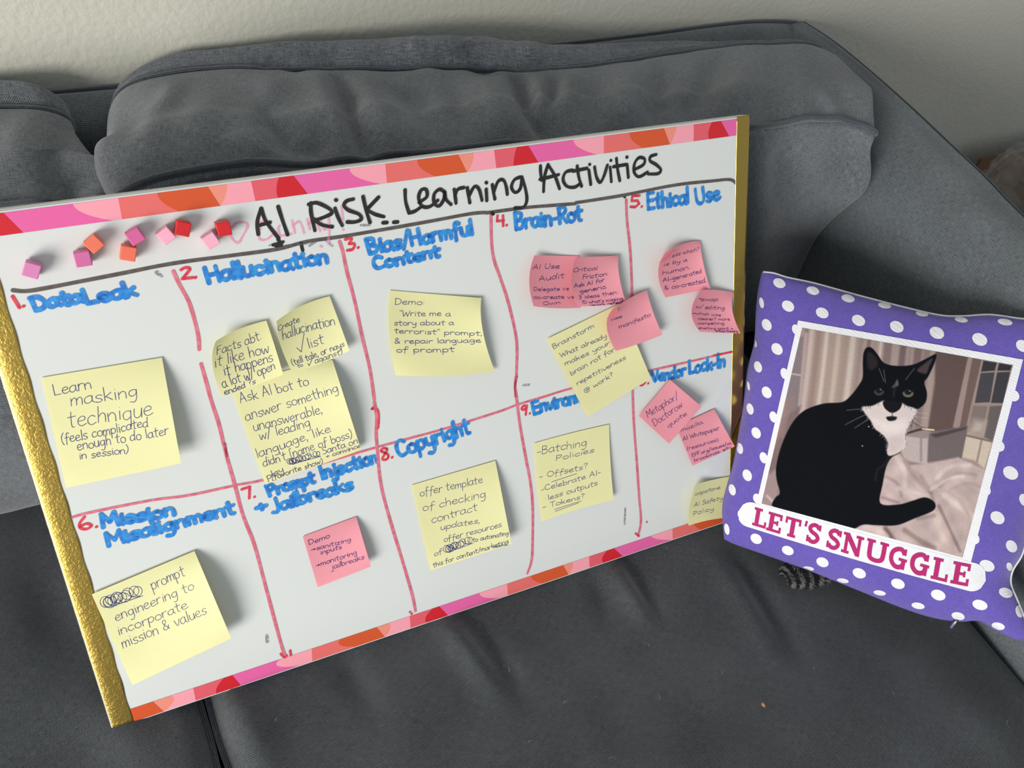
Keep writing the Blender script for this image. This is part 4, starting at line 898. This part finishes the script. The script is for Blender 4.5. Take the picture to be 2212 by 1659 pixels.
for ch, x0, y0, x1, y1, hg in (('L', 127, 1134, 187, 1152, 78), ('E', 186, 1155, 250, 1174, 80), ('T', 258, 1176, 328, 1196, 82), ("'", 338, 1200, 356, 1204, 84), ('S', 354, 1203, 413, 1220, 84), ('S', 440, 1228, 500, 1246, 86), ('N', 504, 1248, 594, 1276, 88), ('U', 603, 1277, 700, 1305, 90),
                                ('G', 703, 1308, 783, 1332, 92), ('G', 792, 1334, 878, 1358, 94), ('L', 888, 1362, 962, 1380, 94), ('E', 972, 1382, 1052, 1398, 96)):
    cap_letter(ch, x0, y0, x1, y1, hg)
o = mesh('caption_lettering', acc.v, acc.f, M_mag_t, pil, smooth=False, uv=[(v[0], v[2]) for v in acc.v]); o['label'] = "magenta slab lettering LET'S SNUGGLE"
# the printed photograph: painted as colour on a dense grid that follows the cloth
PH = (1640, 680, .34963)
ph = [(265, 80), (1568, 311), (1256, 1500), (14, 1166)]
n1, n2 = 400, 380
ss, tt = np.meshgrid(np.linspace(0, 1, n1), np.linspace(0, 1, n2), indexing='ij')
qx = (1 - ss) * (1 - tt) * ph[0][0] + ss * (1 - tt) * ph[1][0] + ss * tt * ph[2][0] + (1 - ss) * tt * ph[3][0]
qy = (1 - ss) * (1 - tt) * ph[0][1] + ss * (1 - tt) * ph[1][1] + ss * tt * ph[2][1] + (1 - ss) * tt * ph[3][1]
img = np.zeros((n1, n2, 3)) + V(146, 124, 120)
def sdf(poly):
    P = np.array(poly, float); ins = np.zeros(qx.shape, bool); dd = np.full(qx.shape, 1e9)
    for i in range(len(P)):
        a_, b_ = P[i - 1], P[i]; e = b_ - a_; L2 = e @ e + 1e-9
        t_ = np.clip(((qx - a_[0]) * e[0] + (qy - a_[1]) * e[1]) / L2, 0, 1)
        dd = np.minimum(dd, (qx - a_[0] - t_ * e[0]) ** 2 + (qy - a_[1] - t_ * e[1]) ** 2)
        c_ = ((a_[1] > qy) != (b_[1] > qy)); ins ^= c_ & (qx < (b_[0] - a_[0]) * (qy - a_[1]) / (b_[1] - a_[1] + 1e-12) + a_[0])
    return np.where(ins, -1, 1) * np.sqrt(dd)
def paint(poly, rgb, soft=4, al=1.0, sm=True):
    global img
    if sm and len(poly) > 3: poly = catmull(poly, 4, True)
    k = np.clip(.5 - sdf(poly) / (2 * soft), 0, 1)[..., None] * al; img = img * (1 - k) + V(*rgb) * k
def streak(pts, rgb, w, soft=3, al=1.0):
    global img
    P = [np.array(p, float) for p in (catmull(pts, 5) if len(pts) > 2 else pts)]; dd = np.full(qx.shape, 1e9)
    for a_, b_ in zip(P[:-1], P[1:]):
        e = b_ - a_; L2 = e @ e + 1e-9; t_ = np.clip(((qx - a_[0]) * e[0] + (qy - a_[1]) * e[1]) / L2, 0, 1)
        dd = np.minimum(dd, (qx - a_[0] - t_ * e[0]) ** 2 + (qy - a_[1] - t_ * e[1]) ** 2)
    k = np.clip(.5 - (np.sqrt(dd) - w / 2) / (2 * soft), 0, 1)[..., None] * al; img = img * (1 - k) + V(*rgb) * k
# curtain
paint([(200, 60), (1100, 220), (1050, 760), (60, 1000)], (166, 146, 140), 20, sm=False)
for x, wd_, c in ((300, 26, (138, 116, 114)), (330, 30, (196, 178, 172)), (375, 30, (150, 128, 122)), (425, 26, (206, 190, 178)), (462, 20, (168, 148, 138)), (500, 30, (196, 176, 162)), (548, 26, (160, 140, 130)), (590, 34, (202, 186, 176)), (640, 26, (150, 130, 126)), (690, 22, (120, 98, 100)),
                    (730, 26, (158, 138, 136)), (765, 14, (206, 192, 190)), (810, 50, (128, 108, 108)), (860, 20, (166, 146, 144)), (905, 40, (112, 92, 96)), (950, 20, (150, 130, 130)), (1000, 50, (120, 100, 102)), (1055, 40, (136, 116, 116))):
    streak([(x, 60), (x - 40, 420), (x - 95, 820)], c, wd_, 9, .9)
paint([(232, 130), (292, 140), (240, 560), (160, 700), (170, 470)], (128, 116, 122), 8, .8, sm=False)
streak([(205, 365), (262, 375)], (190, 176, 176), 10, 4); streak([(290, 120), (250, 560)], (176, 156, 154), 22, 6)
paint([(150, 640), (260, 560), (110, 950), (60, 990), (45, 985)], (120, 98, 100), 12, .8, sm=False)
paint([(160, 520), (215, 500), (150, 760), (110, 760)], (150, 124, 122), 8, .7, sm=False)
# dark wall and door
paint([(1090, 200), (1300, 250), (1200, 720), (1040, 720), (1085, 420)], (98, 80, 78), 8, sm=False)
paint([(1290, 262), (1318, 266), (1238, 700), (1196, 694)], (158, 136, 132), 4, sm=False)
paint([(1318, 266), (1375, 278), (1290, 700), (1238, 700)], (112, 92, 90), 4, sm=False)
paint([(1375, 275), (1580, 305), (1400, 960), (1240, 880), (1290, 640)], (158, 138, 130), 4, sm=False)
paint([(1385, 285), (1468, 298), (1455, 345), (1370, 352)], (56, 54, 60), 3, sm=False); paint([(1482, 300), (1560, 314), (1548, 345), (1470, 345)], (52, 50, 56), 3, sm=False)
paint([(1368, 360), (1455, 355), (1425, 540), (1332, 545)], (72, 70, 76), 3, sm=False); paint([(1470, 355), (1548, 352), (1505, 545), (1432, 545)], (62, 62, 68), 3, sm=False)
paint([(1322, 560), (1410, 565), (1378, 740), (1290, 722)], (128, 114, 112), 6, sm=False); paint([(1425, 565), (1500, 560), (1440, 780), (1390, 755)], (104, 94, 96), 5, sm=False)
paint([(1330, 650), (1400, 660), (1380, 740), (1290, 730)], (196, 180, 170), 24, .8, sm=False)
paint([(1275, 745), (1440, 785), (1390, 950), (1330, 900), (1240, 880)], (204, 188, 172), 8, sm=False); streak([(1375, 770), (1345, 910)], (150, 132, 124), 12, 4); streak([(1262, 742), (1445, 785)], (122, 104, 100), 10, 3)
# box and vessel
paint([(1040, 735), (1110, 715), (1290, 688), (1250, 895), (1030, 910)], (112, 100, 102), 5, sm=False); paint([(1060, 740), (1285, 690), (1270, 710), (1090, 760)], (70, 58, 62), 5, .8, sm=False)
paint([(905, 745), (1045, 745), (1038, 925), (900, 900), (870, 830)], (186, 170, 168), 6, sm=False); streak([(1000, 760), (1000, 900)], (150, 134, 134), 14, 6); paint([(905, 710), (1060, 705), (1040, 765), (900, 750)], (150, 132, 130), 5, sm=False)
streak([(920, 730), (1010, 706), (1075, 712)], (70, 56, 56), 14, 4); streak([(1010, 704), (1078, 712)], (250, 222, 190), 9, 3)
streak([(900, 640), (1020, 700)], (80, 66, 66), 8, 5, .6)
# bedding
paint([(770, 900), (860, 850), (930, 930), (1060, 915), (1230, 880), (1400, 960), (1375, 1080), (1250, 1510), (900, 1440), (540, 1335), (700, 1180)], (192, 170, 168), 7, sm=False)
for pts, c, w_ in (([(900, 900), (960, 1000), (1060, 1100)], (160, 138, 138), 26), ([(850, 880), (900, 980), (900, 1080), (960, 1140)], (214, 196, 194), 30), ([(1000, 1000), (1050, 1080), (1080, 1160)], (146, 124, 124), 16), ([(1100, 1010), (1180, 940), (1300, 930)], (216, 200, 198), 30),
                   ([(1120, 1060), (1220, 980), (1340, 990)], (158, 138, 138), 12), ([(1060, 1080), (1180, 1010), (1260, 1000)], (222, 206, 204), 16), ([(1110, 1180), (1180, 1330), (1240, 1460)], (112, 92, 90), 12), ([(1150, 1120), (1260, 1200), (1320, 1260)], (214, 196, 190), 40),
                   ([(1180, 1080), (1280, 1040), (1360, 1060)], (170, 150, 148), 14), ([(1090, 1230), (1130, 1350), (1170, 1450)], (206, 184, 176), 40), ([(900, 1330), (1000, 1400), (1080, 1440)], (140, 116, 112), 30), ([(780, 1320), (830, 1390)], (104, 84, 82), 26), ([(600, 1330), (700, 1320), (780, 1370)], (214, 194, 190), 40),
                   ([(780, 1000), (850, 1040), (880, 1120)], (150, 130, 130), 14), ([(860, 1070), (960, 1100), (1040, 1120)], (206, 188, 188), 26), ([(760, 1130), (860, 1160)], (134, 112, 112), 12), ([(930, 960), (1010, 1000), (1040, 1080)], (176, 156, 156), 12),
                   ([(1240, 1140), (1300, 1260), (1290, 1380)], (184, 162, 156), 24), ([(980, 1260), (1080, 1240)], (150, 126, 122), 20)):
    streak(pts, c, w_, 10, .8)
paint([(40, 985), (120, 980), (110, 1190), (0, 1170)], (160, 138, 138), 7, sm=False); streak([(50, 1120), (100, 1170)], (198, 178, 178), 16, 6)
# rumpled quilt: fine folds in the print
bed = sdf([(770, 900), (860, 850), (930, 930), (1060, 915), (1230, 880), (1400, 960), (1375, 1080), (1250, 1510), (900, 1440), (540, 1335), (700, 1180)])
wv = np.sin(qx * .031 + 2.2 * np.sin(qy * .012 + 1)) * .5 + np.sin((qx * .6 + qy) * .043 + 1.7 * np.sin(qx * .017)) * .35 + np.sin((qx - qy * .7) * .075 + 2 * np.sin(qy * .02)) * .2
img = img * (1 + .075 * wv * np.clip(-bed / 30, 0, 1))[..., None]
# the cat
K = (6, 8, 15)
cat = [(85, 1185), (100, 1130), (128, 1100), (108, 1020), (105, 940), (130, 830), (175, 720), (225, 640), (290, 585), (400, 548), (510, 540), (565, 500), (615, 435), (640, 385), (640, 300), (645, 235), (665, 202), (698, 206), (735, 250), (772, 298), (850, 316), (950, 308), (1030, 272), (1092, 244), (1082, 300), (1045, 380), (1020, 418), (1036, 480),
       (1028, 540), (985, 580), (930, 600), (905, 720), (880, 840), (820, 880), (785, 940), (762, 1050), (748, 1165), (860, 1172), (950, 1148), (1020, 1128), (1072, 1148), (1090, 1182), (1065, 1216), (960, 1258), (850, 1300), (720, 1300), (640, 1297), (550, 1330), (400, 1288), (220, 1225)]
paint(cat, K, 3.5)
for k in range(0):
    i = random.randrange(0, 12); a_, b_ = V(*cat[i]), V(*cat[i + 1]); p = a_ + (b_ - a_) * random.random(); streak([p, p + V(random.uniform(-9, 0), random.uniform(-9, 3))], K, 3, 1.5, .8) if k < 40 else None
W_ = (214, 200, 198)
paint([(632, 574), (700, 562), (772, 530), (785, 575), (820, 604), (868, 580), (880, 545), (912, 562), (975, 588), (945, 650), (905, 735), (908, 800), (870, 848), (805, 872), (788, 842), (796, 790), (760, 740), (712, 702), (688, 655)], W_, 5)
rf = random.Random(5)
for pts in ([(632, 574), (655, 610), (688, 655), (712, 702), (760, 740), (796, 790), (788, 842)], [(975, 588), (945, 650), (905, 735), (908, 800)], [(640, 572), (700, 562), (772, 530)], [(882, 548), (912, 562), (970, 585)]):
    for a_, b_ in zip(pts[:-1], pts[1:]):
        a_, b_ = V(*a_), V(*b_); L_n = int(np.linalg.norm(b_ - a_) / 7); nn_ = V(-(b_ - a_)[1], (b_ - a_)[0]); nn_ /= np.linalg.norm(nn_)
        for k in range(L_n):
            p = a_ + (b_ - a_) * (k + rf.random()) / L_n; q = p + nn_ * rf.uniform(-11, 11) + V(rf.uniform(-4, 4), rf.uniform(3, 9)); streak([p, q], W_ if k % 2 else K, 2.6, 1.6, .75)
paint([(700, 640), (800, 665), (900, 650), (890, 720), (780, 730)], (232, 220, 216), 20, .7); paint([(800, 760), (890, 750), (870, 830), (800, 850)], (196, 180, 178), 18, .6)
paint([(764, 540), (790, 530), (850, 535), (882, 542), (868, 582), (822, 606), (778, 580)], (16, 16, 22), 3)
streak([(822, 600), (820, 625), (790, 635)], (90, 74, 76), 5, 2.5); streak([(820, 625), (850, 632)], (90, 74, 76), 5, 2.5)
paint([(785, 632), (820, 628), (850, 636), (838, 652), (800, 655)], (20, 18, 24), 3)
paint([(852, 398), (838, 425), (818, 450), (846, 445), (862, 430)], (110, 104, 106), 5, .8); streak([(838, 440), (830, 500)], (50, 48, 54), 12, 7, .6)
for cx_, cy_, rx_, ry_, ci in ((740, 474, 31, 25, (58, 60, 58)), (920, 484, 34, 26, (104, 104, 90))):
    el = lambda k_: [(cx_ + rx_ * k_ * math.cos(a_), cy_ + ry_ * k_ * math.sin(a_)) for a_ in np.linspace(0, 2 * math.pi, 16, endpoint=False)]
    paint(el(1.0), ci, 3); paint([(cx_ + (x_ - cx_) * .85, cy_ - 5 + (y_ - cy_) * .8) for x_, y_ in el(.75)], (16, 18, 22), 3); streak([(cx_ + 8, cy_ - 14), (cx_ + 12, cy_ - 12)], (200, 205, 205), 5, 2)
    streak([(cx_ - rx_, cy_ - 10), (cx_, cy_ - ry_), (cx_ + rx_, cy_ - 8)], K, 10, 4)
paint([(668, 235), (700, 240), (735, 300), (700, 340), (668, 320)], (44, 36, 42), 8, .8); paint([(1072, 268), (1010, 310), (975, 345), (1030, 365), (1050, 320)], (84, 68, 72), 6, .85)
for pts in ([(740, 590), (640, 582), (540, 590)], [(740, 600), (640, 625), (530, 680)], [(745, 610), (660, 655), (590, 700)], [(900, 590), (980, 605), (1045, 610)], [(900, 605), (970, 630), (1040, 640)], [(900, 615), (950, 650), (1010, 690)], [(770, 410), (740, 330)], [(780, 420), (770, 340)], [(905, 400), (960, 330)]):
    streak(pts, (196, 190, 194), 2.8, 1.6, .6)
streak([(800, 880), (770, 930), (730, 960), (720, 1020)], (40, 38, 44), 10, 8, .7)
for p in ((675, 690), (636, 809)): streak([p, (p[0] + 3, p[1] + 2)], (230, 230, 235), 5, 2)
rng = np.random.default_rng(3); img *= 1 + rng.normal(0, .025, img.shape[:2])[..., None]
img = np.clip(img, 0, 255); img = np.where(img < 40, img, img * .93)
# surface positions for the photo grid (inverse map on a coarse lattice, then interpolated)
nc = 41; cs = np.linspace(0, 1, nc); coarse = np.zeros((nc, nc, 3))
for i in range(nc):
    for j in range(nc):
        s_, t_ = cs[i], cs[j]; q = bil(ph, s_, t_); coarse[i, j] = p3(*pxs(PH, [q])[0], .0009)
def interp_axis(A, n):
    m_ = A.shape[0]; x = np.linspace(0, m_ - 1, n); i = np.clip(x.astype(int), 0, m_ - 2); f_ = (x - i)[:, None, None]
    Pm = lambda k: A[np.clip(k, 0, m_ - 1)]
    a_, b_, c_, d_ = Pm(i - 1), Pm(i), Pm(i + 1), Pm(i + 2)
    return .5 * (2 * b_ + (c_ - a_) * f_ + (2 * a_ - 5 * b_ + 4 * c_ - d_) * f_ ** 2 + (-a_ + 3 * b_ - 3 * c_ + d_) * f_ ** 3)
G1 = interp_axis(coarse, n1); G2 = interp_axis(G1.transpose(1, 0, 2), n2).transpose(1, 0, 2)
m, N_, L_, b_ = newmat('printed_photo_cloth'); ca = N_.new('ShaderNodeVertexColor'); ca.layer_name = 'Col'; L_.new(ca.outputs[0], b_.inputs['Base Color']); b_.inputs['Roughness'].default_value = .9; b_.inputs['Specular IOR Level'].default_value = .15
tc = N_.new('ShaderNodeTexCoord'); nz = N_.new('ShaderNodeTexNoise'); nz.inputs['Scale'].default_value = 900; L_.new(tc.outputs['Object'], nz.inputs['Vector']); bp = N_.new('ShaderNodeBump'); bp.inputs['Strength'].default_value = .25; bp.inputs['Distance'].default_value = .0005; L_.new(nz.outputs['Fac'], bp.inputs['Height']); L_.new(bp.outputs[0], b_.inputs['Normal'])
o = mesh('photo_print', G2.reshape(-1, 3), gridfaces(n1, n2), m, pil); o['label'] = 'printed photo of a black and white cat on a bed'
lc = lin(np.clip(img, 0, 255)).reshape(-1, 3); at = o.data.color_attributes.new('Col', 'FLOAT_COLOR', 'POINT'); at.data.foreach_set('color', np.concatenate([lc, np.ones((len(lc), 1))], 1).ravel())
# zip pull
zp = p3(2068, 1338, -.001); zd = hit(2054, 1356, zp, PN)
M_metal = mat('nickel_metal', (200, 200, 200), .3, 1.0)
tube('zipper_pull', [zp, zp + (zd - zp) * .4, zd], .0014, M_metal, pil, 8)

# ------------------------------------------------------------------ toy under the pillow
toy = tag(empty('cat_toy', tuple(T(1740, 1230))), 'small fuzzy striped grey toy peeking out from under the purple pillow', 'toy')
c = hit(1752, 1228, (0, 0, .010), ZUP); acc = Acc(); n = 24
vs = []; fc = []
for i in range(n + 1):
    th = math.pi * i / n
    for k in range(n):
        ph_ = 2 * math.pi * k / n; vs.append(c + V(.036 * math.cos(th), .016 * math.sin(th) * math.cos(ph_), .012 * math.sin(th) * math.sin(ph_)))
mesh('body', vs, gridfaces(n + 1, n, False, True), mat('toy_dark_plush', (30, 30, 34), .95, bump=.8, bscale=500), toy)
for nm, rgb, sel in (('light_fur', (178, 174, 168), 0), ('dark_fur', (52, 50, 52), 1)):
    acc = Acc()
    for k in range(3200):
        th = random.uniform(.35, 2.8); ph_ = random.uniform(-.2, math.pi + .2); band = int(th * 6.5) % 2
        if band != sel: continue
        d_ = V(.3 * math.cos(th), math.sin(th) * math.cos(ph_), math.sin(th) * math.sin(ph_)); p = c + V(.036 * math.cos(th), .016 * math.sin(th) * math.cos(ph_), .012 * math.sin(th) * math.sin(ph_))
        q = p + d_ * random.uniform(.0025, .005) + V(random.uniform(-1, 1), random.uniform(-1, 1), random.uniform(-1, 1)) * .0015; s_ = V(.0006, .0003, 0)
        acc.add([p - s_, p + s_, q], [(0, 1, 2)])
    o = mesh(nm, acc.v, acc.f, mat('toy_' + nm, rgb, .9), toy, smooth=False); o['kind'] = 'stuff'

# ------------------------------------------------------------------ cardboard box and plastic bag beyond the armrest
M_card = mat('cardboard', (96, 68, 42), .8, var=.08, vscale=30, bump=.1, bscale=100)
bx = tag(empty('cardboard_box', (1.5, .3, FZ)), 'open brown cardboard box on the floor beyond the armrest, against the wall', 'box')
x0, x1, y0, y1, zt = 1.33, 1.78, .06, .40, .0
for nm, (O, ex, ey, ez) in {'side_panel': ((x0, y0, FZ), (.005, 0, 0), (0, y1 - y0, 0), (0, 0, zt - FZ - .03)), 'front_panel': ((x0, y0, FZ), (x1 - x0, 0, 0), (0, .005, 0), (0, 0, zt - FZ - .03)), 'back_panel': ((x0, y1 - .005, FZ), (x1 - x0, 0, 0), (0, .005, 0), (0, 0, zt - FZ - .03)),
                            'end_panel': ((x1, y0, FZ), (.005, 0, 0), (0, y1 - y0, 0), (0, 0, zt - FZ - .03)), 'bottom_panel': ((x0, y0, FZ + .001), (x1 - x0, 0, 0), (0, y1 - y0, 0), (0, 0, .005))}.items():
    a = Acc(); box(a, O, ex, ey, ez); mesh(nm, a.v, a.f, M_card, bx, smooth=False)
# standing back flap with slanted corner
zf = hit(2120, 345, (0, .41, 0), (0, 1, 0)); 
fl = [V(x0 - .03, .398, zt - .03), V(zf[0] - .012, .40, zf[2] - .028), V(zf[0], .41, zf[2]), V(x1, .41, zf[2] + .012), V(x1, .398, zt - .03)]
acc = Acc(); nn_ = len(fl); acc.add(fl + [p + V(0, .004, 0) for p in fl], [tuple(range(nn_)), tuple(range(2 * nn_ - 1, nn_ - 1, -1))] + [(i, (i + 1) % nn_, nn_ + (i + 1) % nn_, nn_ + i) for i in range(nn_)]); mesh('flap', acc.v, acc.f, M_card, bx, smooth=False)
# bag
m, N_, L_, b_ = newmat('clear_plastic_film'); b_.inputs['Base Color'].default_value = (.75, .74, .7, 1); b_.inputs['Roughness'].default_value = .12; b_.inputs['Alpha'].default_value = .10; b_.inputs['Specular IOR Level'].default_value = .9
bag = tag(empty('plastic_bag', (1.45, .3, -.05)), 'crumpled clear plastic bag lying on the open cardboard box', 'bag')
n = 60; vs = []
ctrb = hit(2225, 415, (0, .30, 0), (0, 1, 0))
for i in range(n + 1):
    th = math.pi * i / n
    for k in range(n):
        ph_ = 2 * math.pi * k / n; d_ = V(math.sin(th) * math.cos(ph_), math.sin(th) * math.sin(ph_), math.cos(th))
        r_ = 1 + .30 * noise.noise(Vector(d_ * 2.2)) + .16 * abs(noise.noise(Vector(d_ * 5))) + .09 * noise.noise(Vector(d_ * 11)) + .03 * noise.noise(Vector(d_ * 25)); vs.append(ctrb + V(.075, .06, .075) * d_ * r_)
mesh('film', vs, gridfaces(n + 1, n, False, True), m, bag)

# ------------------------------------------------------------------ crumb and lint on the seat
a = Acc(); c = T(1650, 1521) + V(0, 0, -.001); n = 8; vs = [c + V(math.cos(k * math.pi / 4) * .0016 * (1 + .3 * math.sin(k * 2)), math.sin(k * math.pi / 4) * .0028, 0) for k in range(8)] + [c + V(.0003, .0004, .0016)]
a.add(vs, [(k, (k + 1) % 8, 8) for k in range(8)] + [tuple(range(8))[::-1]]); o = mesh('crumb', a.v, a.f, mat('crumb_brown', (176, 122, 82), .8)); tag(o, 'tiny light brown crumb on the seat cushion below the pillow', 'crumb')
M_lint = mat('lint_fibre', (176, 178, 180), .9)
acc = Acc()
for x, y in ((1402, 1395), (1425, 1510), (1560, 1455), (1635, 1368), (1440, 1186), (1930, 1500), (2180, 1555), (1228, 1515), (1760, 1440), (600, 1550), (1100, 1450), (1150, 1600), (1330, 1640)):
    p = T(x, y) + V(0, 0, -.0005); th = random.random() * 3.1; L0 = random.uniform(.001, .0042)
    for k in range(4):
        a0 = p + V(math.cos(th + k * .35), math.sin(th + k * .35), 0) * L0 * k / 2; a1 = p + V(math.cos(th + (k + 1) * .35), math.sin(th + (k + 1) * .35), 0) * L0 * (k + 1) / 2
        s_ = V(.00012, -.0001, 0); acc.add([a0 - s_, a0 + s_, a1 + s_, a1 - s_], [(0, 1, 2, 3)])
o = mesh('lint', acc.v, acc.f, M_lint, smooth=False); tag(o, 'pale lint fibres scattered over the wide seat cushion', 'lint', kind='stuff')
